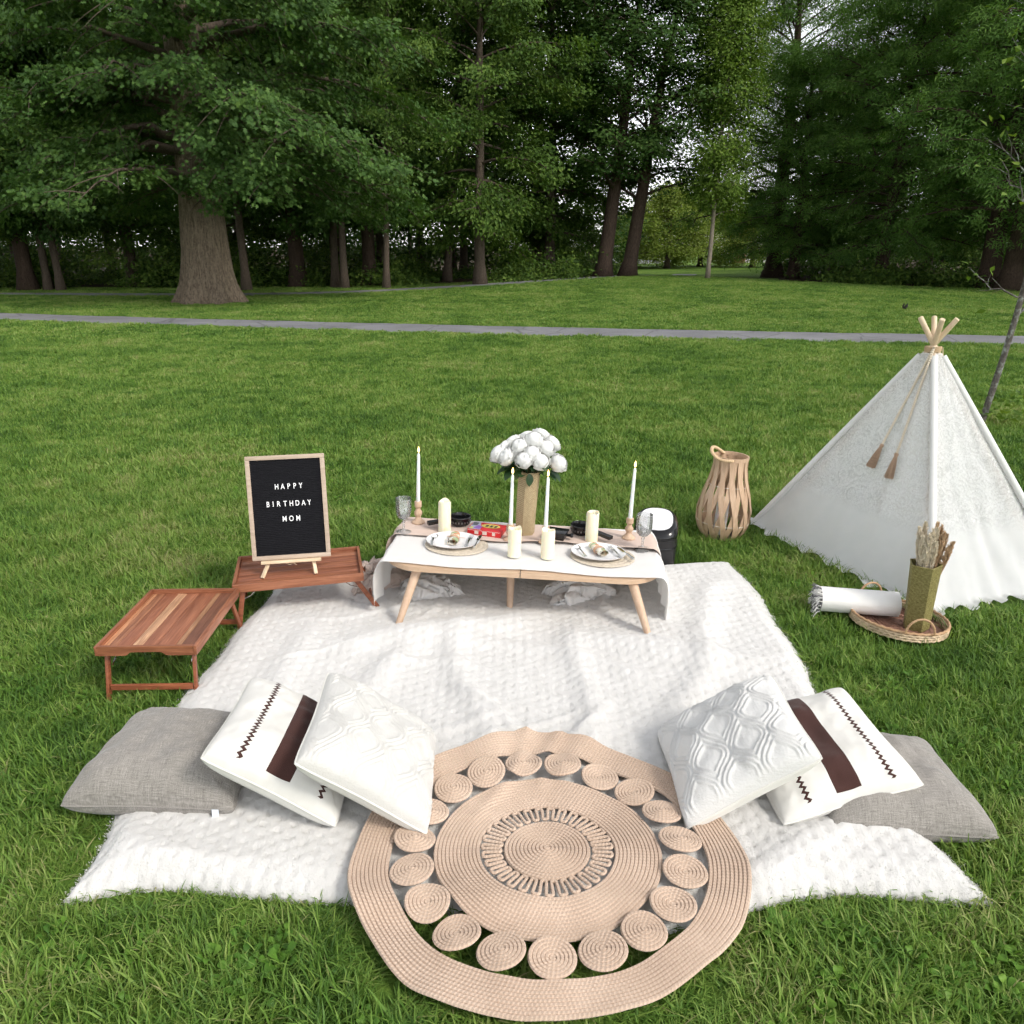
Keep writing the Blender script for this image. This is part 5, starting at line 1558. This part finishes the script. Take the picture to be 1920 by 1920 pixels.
# ---- little easel and letter board
M_FRAME = wood('greyish_oak_frame', (.38, .29, .215), (.56, .45, .36), 0, 5, 12, .6)
def m_felt():
    tt = NT('ribbed_black_felt'); co = tt.coord('Object'); s = tt.n('SeparateXYZ'); tt.set(s.inputs[0], co)
    n = tt.noise(co, 160, 3); c = tt.ramp(n, [(.3, (.008, .008, .010)), (.7, (.016, .016, .019))])
    return tt.done(tt.bsdf(Base_Color=c, Roughness=.95, Specular_IOR_Level=.05, Sheen_Weight=.05))
BW, BH, LEAN = .382, .520, R(13)
BM = Matrix.Translation((-1.1065, 3.605, .312)) @ Matrix.Rotation(R(9.0), 4, 'Z') @ Matrix.Rotation(R(-.5), 4, 'Y') @ Matrix.Rotation(-LEAN, 4, 'X')
def letter_board():
    t = thing('letter_board', 'oak-framed black letter board reading HAPPY BIRTHDAY MOM', 'letter board', mw=BM)
    fw = .021
    for nm, c, s in (('frame_rail', (0, 0, fw / 2), (BW, .022, fw)), ('frame_rail', (0, 0, BH - fw / 2), (BW, .022, fw)), ('frame_stile', (-BW / 2 + fw / 2, 0, BH / 2), (fw, .022, BH - 2 * fw - .0006)), ('frame_stile', (BW / 2 - fw / 2, 0, BH / 2), (fw, .022, BH - 2 * fw - .0006))):
        mb = MB(); mb.box((0, 0, 0), s, bev=.002); o = mb.build(nm, M_FRAME, t); o.location = c
    mb = MB(); V = []; F = []; n = 54; h0 = fw; h1 = BH - fw; st = (h1 - h0) / n; x = BW / 2 - fw; k = 0
    for i in range(n):
        for z, y in ((h0 + i * st, .004), (h0 + i * st + st * .12, -.003), (h0 + i * st + st * .80, -.003), (h0 + i * st + st * .92, .004)):
            V += [(-x, y, z), (x, y, z)]
    for i in range(len(V) // 2 - 1): F.append((2 * i, 2 * i + 1, 2 * i + 3, 2 * i + 2))
    mb.add(V, F); mb.build('felt_panel', m_felt(), t, False)
    mb = MB(); mb.box((0, .0075, BH / 2), (BW - .03, .004, BH - .03)); mb.build('backing', M_FRAME, t)
    M_LET = plain('white_plastic_letters', (.85, .85, .86), .4, .02)
    def line(txt, z, xs, hgt):
        for ch, x_ in zip(txt, xs):
            cu = bpy.data.curves.new('letter', 'FONT'); cu.body = ch; cu.size = hgt * 1.40; cu.extrude = .0022; cu.offset = .0006; cu.align_x = 'CENTER'
            o = bpy.data.objects.new('letter', cu); C.objects.link(o)
            dg = bpy.context.evaluated_depsgraph_get(); me = bpy.data.meshes.new_from_object(o.evaluated_get(dg)); bpy.data.objects.remove(o)
            me.materials.clear(); me.materials.append(M_LET)
            q = mobj('letter', me, t); q.matrix_local = Matrix.Translation((x_, -.0062, z)) @ Matrix.Rotation(PI / 2, 4, 'X') @ Matrix.Diagonal((.74, 1, 1, 1))
    def xs(c, n, st): return [c + (i - (n - 1) / 2) * st for i in range(n)]
    line('HAPPY', .352, xs(.010, 5, .0290), .027)
    line('BIRTHDAY', .266, [-.096, -.071, -.045, -.013, .017, .046, .076, .104], .027)
    line('MOM', .190, xs(.012, 3, .0330), .027)
letter_board()
t = thing('tabletop_easel', 'small pale wooden easel holding up the letter board', 'easel', mw=BM)
mb = MB(); mb.box((-.002, -.020, -.009), (.290, .036, .015), bev=.002); mb.build('ledge', M_PINE, t)
BMI = BM.inverted()
for a, (wx, wy) in ((-.115, (-1.238, 3.52)), (.105, (-.985, 3.575))):
    foot = BMI @ Vector((wx, wy, .241)); top = Vector((a * .35, .016, .42))
    d = foot - top; M = Matrix.Translation((top + foot) / 2) @ d.to_track_quat('Z', 'Y').to_matrix().to_4x4()
    # the front legs run behind the board and come out under the ledge
    mb = MB(); mid = Vector((a, -.010, -.016)); d = foot - mid; L = d.length
    mb.box((0, 0, 0), (.018, .012, L), bev=.002); o = mb.build('leg', M_PINE, t); o.matrix_local = Matrix.Translation((mid + foot) / 2) @ d.to_track_quat('Z', 'Y').to_matrix().to_4x4()
    mb = MB(); p0 = Vector((a, .018, .0)); p1 = Vector((a * .25, .018, .40)); d = p1 - p0
    mb.box((0, 0, 0), (.016, .011, d.length), bev=.002); o = mb.build('upright', M_PINE, t); o.matrix_local = Matrix.Translation((p0 + p1) / 2) @ d.to_track_quat('Z', 'Y').to_matrix().to_4x4()
mb = MB(); foot = BMI @ Vector((-1.125, 3.755, .241)); p0 = Vector((0, .026, .30)); d = foot - p0; mb.box((0, 0, 0), (.016, .011, d.length), bev=.002); o = mb.build('back_leg', M_PINE, t); o.matrix_local = Matrix.Translation((p0 + foot) / 2) @ d.to_track_quat('Z', 'Y').to_matrix().to_4x4()
mb = MB(); mb.tube([(-.03, -.024, -.018), (-.01, -.03, -.026), (.008, -.026, -.020), (.025, -.032, -.028)], .0016, 5); mb.build('cord', plain('twine', (.62, .48, .32), .9), t)

# ================================================================ TEEPEE
TA, TB, TCc, TD = Vector((1.64, 4.90, 0)), Vector((2.155, 3.60, 0)), Vector((3.04, 3.86, 0)), Vector((2.53, 5.12, 0))
TQ = Vector((2.335, 4.35, 1.30))
def m_lace():
    """white lace above, plain cotton below: fine floral holes"""
    tt = NT('white_lace'); co = tt.coord('Object'); uv = tt.coord('UV'); s = tt.n('SeparateXYZ'); tt.set(s.inputs[0], uv)
    v = s.outputs[1]
    vo = tt.n('TexVoronoi', {'Scale': 120.0}, feature='DISTANCE_TO_EDGE'); tt.set(vo.inputs['Vector'], co)
    big = tt.noise(co, 9.0, 3, .6, 1.5)
    ro = tt.n('TexVoronoi', {'Scale': 11.0}); tt.set(ro.inputs['Vector'], co)
    rg = tt.math('ABSOLUTE', tt.math('SINE', tt.math('MULTIPLY', ro.outputs[0], 13.0)))
    thr = tt.math('MULTIPLY', tt.math('MULTIPLY', tt.ramp(rg, [(.35, (1, 1, 1)), (.75, (.55, .55, .55))]), tt.ramp(big, [(.35, (.35, .35, .35)), (.60, (1, 1, 1))])), .24)
    hole = tt.math('GREATER_THAN', vo.outputs[0], tt.math('SUBTRACT', .26, thr))
    up = tt.ramp(v, [(.26, (0, 0, 0)), (.33, (1, 1, 1))])
    hole = tt.math('MULTIPLY', hole, up)
    n = tt.noise(co, 16, 4); fold = tt.noise(tt.mapping(co, (1, 1, 3)), 5, 3)
    col = tt.ramp(n, [(.3, (.79, .80, .80)), (.7, (.84, .84, .84))])
    p = tt.bsdf(Base_Color=col, Roughness=.9, Specular_IOR_Level=.1, Normal=tt.bump(tt.math('ADD', fold, tt.math('MULTIPLY', vo.outputs[0], up)), .35, .006))
    tl = tt.n('BsdfTranslucent', {'Color': (.84, .84, .84)}); m1 = tt.n('MixShader', {0: .38}); tt.set(m1.inputs[1], p); tt.set(m1.inputs[2], tl)
    tr = tt.n('BsdfTransparent'); m2 = tt.n('MixShader'); tt.set(m2.inputs[0], tt.math('MULTIPLY', hole, .36)); tt.set(m2.inputs[1], m1); tt.set(m2.inputs[2], tr)
    return tt.done(m2)
M_LACE = m_lace()
M_CANVAS = cotton('white_canvas', (.74, .735, .72), .3, 300)
M_POLE = wood('peeled_pole', (.58, .43, .28), (.78, .64, .46), 2, 5, 8, .55)
def teepee():
    t = thing('teepee_tent', 'white lace teepee tent on four wooden poles at the right', 'tent')
    ctr = (TA + TB + TCc + TD) / 4
    crn = [TA, TB, TCc, TD]
    for i, c in enumerate(crn):
        foot = c.lerp(ctr, .075); d = (TQ + (ctr - c).normalized() * .012 - foot); tip = foot + d * 1.098
        mb = MB(); mb.tube([foot + Vector((0, 0, -.02)), foot.lerp(tip, .5), tip - d.normalized() * .004, tip], [.0165, .0155, .0145, .011], 12); mb.build('pole', M_POLE, t)
    top = .950
    def face(a, b, nm, hemw, seed):
        nrm = (b - a).cross(TQ - a).normalized()
        if nrm.dot(ctr + Vector((0, 0, .4)) - (a + b) / 2) > 0: nrm = -nrm
        out = Vector((nrm.x, nrm.y, 0)).normalized()
        def fn(u, v):
            base = a.lerp(b, u); p = base.lerp(TQ, v * top)
            # soft sag between the poles, wrinkles, and a ruffled hem lying on the grass
            e = 4 * u * (1 - u)
            p = p - nrm * (.050 * e * (1 - v) * math.sin(PI * min(1, v + .12)) - .010)
            p = p + nrm * .034 * (float(fbm(u * 6 * (1 - .7 * v) + seed, v * 5, seed)) - .44) * (1 - v * .7) + nrm * .007 * math.sin(u * 26 + 5 * v + 4 * float(vnoise(u * 3, v * 4, seed))) * (1 - v)
            hem = math.exp(-v / .035)
            rip = (math.sin(u * 31 + seed) + .7 * math.sin(u * 53 + 2 * seed) + .6 * math.sin(u * 17 + 3)) * .019
            p = p + out * (hem * (hemw + rip)) + (b - a).normalized() * 0.0
            # ends run round the corner
            p = p + (a - b).normalized() * (.02 * (1 - u) ** 8 * (1 - v)) + (b - a).normalized() * (.02 * u ** 8 * (1 - v))
            p.z = max(p.z, .018 + .02 * abs(math.sin(u * 41 + seed)) * hem + .012)
            return p
        mb = MB(); mb.grid(fn, 90, 90); mb.build(nm, M_LACE, t, True, None)
        return fn
    fA = face(TA, TB, 'side_panel', .07, 3); face(TB, TCc, 'side_panel', .05, 7); face(TCc, TD, 'side_panel', .04, 11); face(TD, TA, 'side_panel', .04, 15)
    # sleeves round the poles
    for c in crn:
        a = c.lerp(ctr, -.012) + Vector((0, 0, .03)); b = c.lerp(TQ, .94)
        out = Vector((c.x - ctr.x, c.y - ctr.y, 0)).normalized() * .008
        mb = MB(); mb.tube([a + out, a.lerp(b, .3) + out, a.lerp(b, .65) + out, b + out * .5], [.0195, .019, .0185, .018], 12, cap=False); mb.build('pole_sleeve', M_CANVAS, t)
    # lashing at the crossing and its loose end
    mb = MB(); L = []
    for k in range(60):
        a = k / 60 * 5 * 2 * PI; L.append((TQ.x + .041 * math.cos(a), TQ.y + .041 * math.sin(a), TQ.z - .055 + .028 * k / 60))
    mb.tube(L, .0035, 5); mb.build('lashing', plain('jute_cord', (.50, .36, .22), .9), t)
    mb = MB(); mb.tube([(TQ.x + .042, TQ.y - .02, TQ.z - .03), (TQ.x + .05, TQ.y - .03, TQ.z - .09), (TQ.x + .058, TQ.y - .03, TQ.z - .14), (TQ.x + .078, TQ.y - .03, TQ.z - .19)], .003, 5); mb.build('cord_end', plain('pale_cord', (.66, .54, .36), .9), t)
    return fA
fA = teepee()

# ---- bead garland with two tassels hanging over the left panel
t = thing('bead_garland', 'wooden bead garland with two tan tassels on the teepee', 'garland')
M_BEAD = plain('bare_wood_beads', (.72, .63, .50), .5, .1, 40); M_TASS = plain('tan_tassel', (.42, .285, .195), .9, .25, 120)
def strand(p_end, nm):
    mb = MB(); n = 50; start = TQ + Vector((-.02, -.045, -.03))
    nrm = (TB - TA).cross(TQ - TA).normalized(); nrm = nrm if nrm.y < 0 else -nrm
    pts = []
    for i in range(n):
        f = i / (n - 1); p = start.lerp(p_end, f) ; 
        pts.append(p)
    for i, p in enumerate(pts):
        rr = .0078
        mb.lathe([(0, -rr), (rr * .8, -rr * .6), (rr, 0), (rr * .8, rr * .6), (0, rr)], 8, Matrix.Translation(p))
    o = mb.build(nm, M_BEAD, t); o['kind'] = 'stuff'
    mb = MB(); mb.tube(pts, .0016, 5); mb.build('cord', M_TASS, t)
    d = (pts[-1] - pts[-4]).normalized(); e = pts[-1]
    M = Matrix.Translation(e) @ (-d).to_track_quat('Z', 'Y').to_matrix().to_4x4()
    mb = MB(); mb.lathe([(0, .002), (.010, -.002), (.012, -.014), (.0085, -.022), (.0105, -.030), (.0, -.034)], 14, M); mb.build('tassel_head', M_TASS, t)
    mb = MB(); rr = random.Random(3)
    for k in range(70):
        a = rr.uniform(0, 2 * PI); q = math.sqrt(rr.uniform(0, 1)); L = rr.uniform(.105, .125)
        mb.tube([M @ Vector((.008 * q * math.cos(a), .008 * q * math.sin(a), -.024)), M @ Vector((.017 * q * math.cos(a), .017 * q * math.sin(a), -.07)), M @ Vector((.026 * q * math.cos(a), .026 * q * math.sin(a), -.026 - L))], .0019, 4, cap=False)
    o = mb.build('tassel_threads', M_TASS, t); o['kind'] = 'stuff'
nA = (TB - TA).cross(TQ - TA).normalized(); nA = nA if nA.y < 0 else -nA
E1 = fA(.475, .585) + nA * .022; E2 = fA(.655, .565) + nA * .022
strand(E1, 'bead_string'); strand(E2, 'bead_string')

# ================================================================ LANTERN
M_BAMB = wood('bamboo_strip', (.46, .30, .19), (.68, .49, .34), 2, 6, 10, .42)
def lantern():
    Ml = Matrix.Translation((1.365, 4.75, .0)) @ Matrix.Rotation(R(3.0), 4, 'Y')
    t = thing('bamboo_lantern', 'tall woven bamboo strip lantern standing left of the teepee', 'lantern', mw=Ml)
    H = .535
    def rad(f):      # f from the foot (0) to the rim (1)
        return float(np.interp(f, [0, .06, .18, .34, .52, .72, .88, 1.0], [.115, .140, .166, .170, .150, .118, .104, .104]))
    n = 13
    for s in (-1, 1):
        for k in range(n):
            pts = []; nor = []
            for i in range(27):
                f = 1 - i / 26
                a = 2 * PI * k / n + s * (.16 + .95 * (1 - f) ** 1.25 * .62) + (.0 if s > 0 else .05)
                q = rad(f) + (.0025 if s > 0 else -.0025)
                pts.append((q * math.cos(a), q * math.sin(a), .008 + f * H)); nor.append((math.cos(a), math.sin(a), .1))
            mb = MB(); mb.ribbon(pts, nor, [.034 + .004 * math.sin(i * .5 + k) for i in range(27)], .0028); mb.build('bamboo_strip', M_BAMB, t)
    mb = MB(); mb.lathe([(.100, H - .012), (.1085, H - .012), (.1090, H + .010), (.100, H + .010), (.100, H - .012)], 40); mb.build('rim', M_BAMB, t)
    mb = MB(); mb.lathe([(0, .006), (.118, .006), (.120, .016), (0, .016)], 40); mb.build('base', plain('dark_base', (.05, .035, .025), .7), t)
    for f in (.20, .66):
        mb = MB(); mb.tube([(rad(f) * 1.012 * math.cos(a * PI / 24), rad(f) * 1.012 * math.sin(a * PI / 24), .008 + f * H) for a in range(48)], .0016, 5, closed=True); mb.build('binding_wire', plain('pale_wire', (.72, .66, .58), .6), t)
    # beaded handle fallen to the left
    mb = MB(); pts = []
    for i in range(31):
        a = PI * i / 30
        pts.append(Vector((-.03 - .105 * math.sin(a), .104 * math.cos(a) - .02, H + .004 + .030 * math.sin(a) + .05 * math.sin(2 * a) * .4)))
    for p in pts: mb.lathe([(0, -.011), (.009, -.007), (.012, 0), (.009, .007), (0, .011)], 10, Matrix.Translation(p))
    o = mb.build('handle_beads', plain('bamboo_beads', (.66, .47, .28), .5, .15, 40), t); o['kind'] = 'stuff'
    mb = MB(); mb.tube([p + Vector((.0, 0, -.004)) for p in pts], .004, 6); mb.build('handle', M_BAMB, t)
    c = thing('pillar_candle', 'pale pillar candle inside the bamboo lantern', 'candle', mw=Ml @ Matrix.Translation((-.01, 0, .017)), group='ivory pillar candles')
    mb = MB(); mb.lathe([(0, 0), (.040, 0), (.040, .235), (.037, .242), (.028, .238), (0, .226)], 32); mb.build('wax', M_TAPER, c)
    mb = MB(); mb.tube([(0, 0, .224), (.001, 0, .246)], .0014, 6); mb.build('wick', M_BLACKM, c)
lantern()

# ================================================================ BASKET TRAY, THROW, OLIVE VASE
M_RATT = wood('rattan', (.36, .20, .10), (.62, .42, .24), 0, 8, 3, .5)
M_RATTD = plain('brown_woven_floor', (.24, .125, .085), .75, .35, 60, .6, 120, .004)
TRM = Matrix.Translation((1.925, 3.475, .012)) @ Matrix.Rotation(R(3.5), 4, 'Y') @ Matrix.Rotation(R(-2), 4, 'X')
def basket():
    t = thing('rattan_tray', 'round rattan tray with two loop handles before the teepee', 'tray', mw=TRM)
    r = .222
    mb = MB(); mb.lathe([(0, .004), (r - .006, .004), (r - .006, .010), (0, .010)], 56); mb.build('floor', M_RATTD, t)
    mb = MB()
    for k in range(150):         # coarse weave on the floor
        rr = random.Random(k); a = rr.uniform(0, 2 * PI); q = r * .95 * math.sqrt(rr.uniform(0, 1)); b = a + PI / 2 + rr.uniform(-.2, .2)
        p = Vector((q * math.cos(a), q * math.sin(a), .0115)); d = Vector((math.cos(b), math.sin(b), 0)) * .022
        mb.tube([p - d, p + Vector((0, 0, .003)), p + d], .0022, 4, cap=False)
    o = mb.build('floor_weave', M_RATTD, t); o['kind'] = 'stuff'
    for k in range(4):
        mb = MB(); z = .012 + .0125 * k; pts = [((r + .001 * k) * math.cos(a * PI / 40), (r + .001 * k) * math.sin(a * PI / 40), z + .0022 * (1 if (a + k) % 2 else -1)) for a in range(80)]
        mb.tube(pts, .0068, 6, closed=True); mb.build('wall_coil', plain('rattan_wall', (.58, .44, .29), .6, .3, 30) if k < 3 else M_RATT, t)
    for ang in (R(-93), R(102)):
        mb = MB(); c = Vector((r * math.cos(ang), r * math.sin(ang), .05)); s = Vector((-math.sin(ang), math.cos(ang), 0)); o_ = Vector((math.cos(ang), math.sin(ang), 0))
        mb.tube([c + s * (.068 * math.cos(a * PI / 18)) + Vector((0, 0, .078 * math.sin(a * PI / 18))) + o_ * .006 for a in range(19)], .0052, 8)
        for a in range(2, 17):
            p = c + s * (.068 * math.cos(a * PI / 18)) + Vector((0, 0, .078 * math.sin(a * PI / 18))) + o_ * .006
            mb.lathe([(.0050, -.003), (.0065, 0), (.0050, .003)], 8, Matrix.Translation(p))
        mb.build('handle', M_RATT, t)
basket()
prism_vase('vase', 'olive glittery vase of dried plumes standing on the rattan tray', 'vase', Matrix.Translation((1.985, 3.415, .026)) @ Matrix.Rotation(R(-1.5), 4, 'Y') @ Matrix.Rotation(R(35), 4, 'Z'), .062, .074, .335, .0, M_OLIVE, 5)
def plumes():
    t = thing('dried_plumes', 'bunch of cream and tan dried grass plumes in the olive vase', 'dried plant', mw=Matrix.Translation((1.98, 3.415, .27)) @ Matrix.Rotation(R(-1.5), 4, 'Y'))
    r = random.Random(6)
    MC = plain('cream_plume', (.76, .67, .52), .9, .12, 50); MTn = plain('tan_plume', (.62, .44, .28), .9, .2, 50)
    spec = [(-.050, -.03, .245, MC), (-.025, -.045, .255, MC), (.0, -.02, .275, MC), (-.045, .02, .27, MC), (.012, -.04, .215, MC), (.030, .0, .27, MC), (-.015, .03, .29, MC), (.060, -.01, .255, MTn), (.085, .01, .235, MTn), (.105, -.02, .205, MTn), (.045, .03, .285, MTn), (.070, .035, .27, MTn)]
    for x, y, h, m in spec:
        mb = MB(); base = Vector((x * .25, y * .25, -.15)); tip = Vector((x, y, h)); mid = base.lerp(tip, .5) + Vector((-x * .1, 0, .0))
        mb.tube([base, mid, tip], [.0022, .0018, .001], 5)
        for k in range(420):
            f = .48 + .52 * r.uniform(0, 1); p = base.lerp(tip, f); a = r.uniform(0, 2 * PI)
            wd = .040 * math.sin(PI * min(1, (f - .44) / .60)) ** .7; d = Vector((math.cos(a) * .5, math.sin(a) * .5, 1.15)).normalized()
            q = p + d * wd * r.uniform(.7, 1.25); s = d.cross(Vector((r.uniform(-1, 1), r.uniform(-1, 1), .3))).normalized() * .0030
            mb.add([p - s, p + s, q + Vector((0, 0, -.004)) + s * .4, q + Vector((0, 0, -.004)) - s * .4], [(0, 1, 2, 3)])
        mb.build('plume', m, t)
plumes()
def throw():
    a = Vector((1.570, 3.59, .094)); b = Vector((1.94, 3.53, .090)); d = (b - a); L = d.length; d.normalize()
    Mx = Matrix.Translation(a) @ d.to_track_quat('X', 'Z').to_matrix().to_4x4()
    t = thing('rolled_throw', 'rolled white throw with fringed grey-edged end lying on the rattan tray', 'throw', mw=Mx)
    MW = cotton('white_woven_throw', (.80, .785, .76), .6, 150)
    turns = 4.0
    def fn(u, v):
        ang = -1.2 + u * turns * 2 * PI; r = .074 - .0148 * u * turns + .0012 * math.sin(5 * ang) + .002 * (float(fbm(v * 8, u * 20, 3)) - .4)
        return (v * L, r * 1.03 * math.cos(ang), r * .95 * math.sin(ang))
    mb = MB(); mb.grid(fn, 220, 30); mb.build('roll', MW, t, True, None)
    mb = MB(); r = random.Random(2); mg = MB()
    for k in range(260):
        u = r.uniform(0, 1); p = Vector(fn(u, 0)); rad = Vector((0, p.y, p.z)); rad = rad.normalized() if rad.length > 1e-4 else Vector((0, 0, 1))
        l = r.uniform(.022, .055); q = p + Vector((-l * .75, 0, 0)) + rad * l * r.uniform(-.1, .7) + Vector((0, 0, -l * r.uniform(.0, .55)))
        m_ = p.lerp(q, .5) + Vector((-.006, r.uniform(-.006, .006), .008))
        (mb if r.random() < .62 else mg).tube([p, m_, q], [.0024, .0020, .0012], 4, cap=False)
    o = mb.build('fringe', MW, t); o['kind'] = 'stuff'
    o = mg.build('grey_fringe', plain('charcoal_yarn', (.16, .155, .165), .9), t); o['kind'] = 'stuff'
    def edge(u, v):
        p = fn(u, 0); return (-.001 - .002 * v, p[1] * (1 + .03 * v), p[2] * (1 + .03 * v))
    mb = MB(); mb.tube([(-.002, *fn(i / 90, 0)[1:]) for i in range(91)], .003, 5); mb.build('grey_edge', plain('charcoal_edge', (.18, .175, .185), .9), t)
throw()

# ================================================================ SAPLING, SQUIRREL, FAR HOUSES
def sapling():
    t = thing('young_tree', 'thin leaning lichen-grey sapling with bare twigs behind the teepee', 'tree', (5.0, 8.11, 0), group='trees on the lawn')
    r = np.random.default_rng(14)
    H = 5.6; z = np.linspace(0, H, 16); tp = np.stack([(.125 * z) + .05 * np.sin(z * 1.4), .10 * np.sin(z * .8), z - .03], -1)
    mb = MB(); mb.tube(tp.tolist(), (np.linspace(.034, .012, 16)).tolist(), 12); mb.build('trunk', M_BARK_LICHEN, t)
    br = MB(); tips = []
    def at(h): return np.array([np.interp(h, z, tp[:, k]) for k in range(3)])
    def branch(h, d, L, r0, up=.3, lv=1):
        p0 = at(h); d = np.array(d, float); d /= np.linalg.norm(d); p2 = p0 + d * L + np.array([0, 0, up * L]); pts = bez(p0, (p0 + p2) / 2 + np.array([0, 0, -.12 * L]), p2, 8); pts[1:-1] += r.normal(0, .018, (6, 3))
        br.tube(pts.tolist(), np.linspace(r0, .003, 8).tolist(), 6, cap=False)
        for j in range(5):
            u = .3 + .65 * j / 5; q = np.array([np.interp(u, np.linspace(0, 1, 8), pts[:, k]) for k in range(3)]); dd = d + r.normal(0, .6, 3); dd /= np.linalg.norm(dd); l = L * .35 * r.uniform(.5, 1.1)
            q2 = q + dd * l + np.array([0, 0, .15 * l]); br.tube([q, (q + q2) / 2 + r.normal(0, .01, 3), q2], [r0 * .4, .003, .0015], 4, cap=False); tips.append((q2, dd, lv))
        tips.append((p2, d, lv))
    branch(1.35, (-1.0, -.1, .25), .55, .010, .1, 0); branch(1.15, (.9, .2, .6), .9, .016, .5); branch(1.62, (.9, -.3, .4), .6, .011, .4)
    branch(2.05, (-.75, .1, .6), .62, .012, .3, 0); branch(2.25, (-.55, -.1, 1.0), 1.25, .020, .35, 0); branch(2.32, (-.5, .3, .5), .7, .012, .1)
    for h in np.linspace(2.7, 5.3, 12):
        a = r.uniform(0, 2 * PI); branch(h, (math.cos(a), math.sin(a), .7), r.uniform(.5, 1.1), .013, .3)
    br.build('branches', M_BARK_LICHEN, t)
    P = []; D = []
    for q, d, lv in tips:
        for k in range(3 if lv else 1): P.append(q + r.normal(0, .09, 3)); D.append(d)
    for k in range(110):      # suckers round the foot
        P.append(np.array([r.normal(.12, .22), r.normal(0, .2), abs(r.normal(.0, .17)) + .05])); D.append(r.normal(0, 1, 3))
    P = np.array(P); D = np.array(D); n = len(P)
    V, F, per = leaves(P, r.normal(0, .5, (n, 3)) + np.array([0, 0, .8]), D + r.normal(0, .5, (n, 3)), .085, LEAF_D[0], LEAF_D[1], r)
    mobj('crown', crown_mesh('crown', (V, F, np.concatenate([np.repeat(r.uniform(size=n), p) for p in per])), ML['light']), t)
sapling()

def squirrel():
    x, y = 11.5, 23.3
    t = thing('squirrel', 'small dark squirrel sitting on the lawn beyond the path', 'squirrel', (x, y, float(gz(x, y)) + .02), (0, 0, R(15))); t.scale = (.65, .65, .65)
    V = [(-.05, 0, .07), (-.02, 0, .10), (.03, 0, .16), (.06, 0, .22), (.10, 0, .235), (-.03, .03, .03), (.0, .035, .012), (-.03, -.03, .03), (.0, -.035, .012), (.06, .025, .11), (.085, .02, .09), (.06, -.025, .11), (.085, -.02, .09)]
    E = [(0, 1), (1, 2), (2, 3), (3, 4), (0, 5), (5, 6), (0, 7), (7, 8), (2, 9), (9, 10), (2, 11), (11, 12)]
    rad = [.05, .06, .052, .038, .016, .028, .014, .028, .014, .016, .010, .016, .010]
    me = bpy.data.meshes.new('body'); me.from_pydata(V, E, []); o = mobj('body', me, t)
    m = o.modifiers.new('skin', 'SKIN'); 
    for i, s in enumerate(me.skin_vertices[0].data): s.radius = (rad[i], rad[i]); s.use_root = (i == 0)
    o.modifiers.new('sub', 'SUBSURF').levels = 2; o.modifiers['sub'].render_levels = 2
    MS = plain('dark_squirrel_fur', (.018, .015, .013), .9); me.materials.append(MS)
    mb = MB(); mb.tube([(-.07, 0, .04), (-.13, 0, .06), (-.15, 0, .15), (-.11, 0, .23), (-.13, 0, .28)], [.018, .032, .040, .036, .008], 10); mb.build('tail', MS, t)
    for s in (-1, 1):
        mb = MB(); mb.lathe([(.011, 0), (.009, .012), (0, .026)], 8, Matrix.Translation((.052, s * .018, .247))); mb.build('ear', MS, t)
squirrel()

def house(label, x, y, w_, d_, h, rz, wallc, roofc, brick=False):
    t = thing('house', label, 'house', (x, y, float(gz(x, y)) - .1), (0, 0, rz), 'houses far beyond the wood')
    MWl = plain('siding_' + label[:6], wallc, .8, .05, 2); MR = plain('roof_' + label[:6], roofc, .9, .15, 3)
    mb = MB(); mb.box((0, 0, h / 2), (w_, d_, h)); mb.build('wall', MWl, t, False)
    mb = MB(); o = .35; hx, hy = w_ / 2 + o, d_ / 2 + o; rh = d_ * .32
    mb.add([(-hx, -hy, h - .1), (hx, -hy, h - .1), (hx, hy, h - .1), (-hx, hy, h - .1), (-hx, 0, h + rh), (hx, 0, h + rh)], [(0, 1, 5, 4), (2, 3, 4, 5), (0, 4, 3), (1, 2, 5), (0, 3, 2, 1)]); mb.build('roof', MR, t, False)
    MG = plain('window_glass', (.05, .06, .07), .1); MF = plain('window_trim', (.75, .75, .74), .6)
    for i in range(4):
        for fl in range(2):
            xx = -w_ / 2 + w_ * (i + .5) / 4; zz = 1.3 + 2.7 * fl
            if zz + .8 > h: continue
            mb = MB(); mb.box((xx, -d_ / 2 - .02, zz), (1.1, .08, 1.4)); f = mb.build('window', MF, t, False)
            mb = MB(); mb.box((xx, -d_ / 2 - .05, zz), (.9, .06, 1.2)); mb.build('pane', MG, f, False)
    if brick:
        mb = MB(); mb.box((-w_ / 2 + 1.0, -d_ / 2 - .3, h / 2 + .6), (1.1, .56, h + 1.2)); mb.build('chimney', plain('red_brick', (.36, .14, .10), .9, .2, 12), t, False)
house('white house glimpsed right of the twin dark trunks', 14.6, 92.0, 5.0, 6, 3.4, R(8), (.72, .72, .73), (.12, .11, .11))
house('pale house with a brick chimney glimpsed under the conifer boughs', 30.0, 95.0, 10, 6, 3.4, R(-4), (.62, .61, .58), (.13, .11, .10), True)
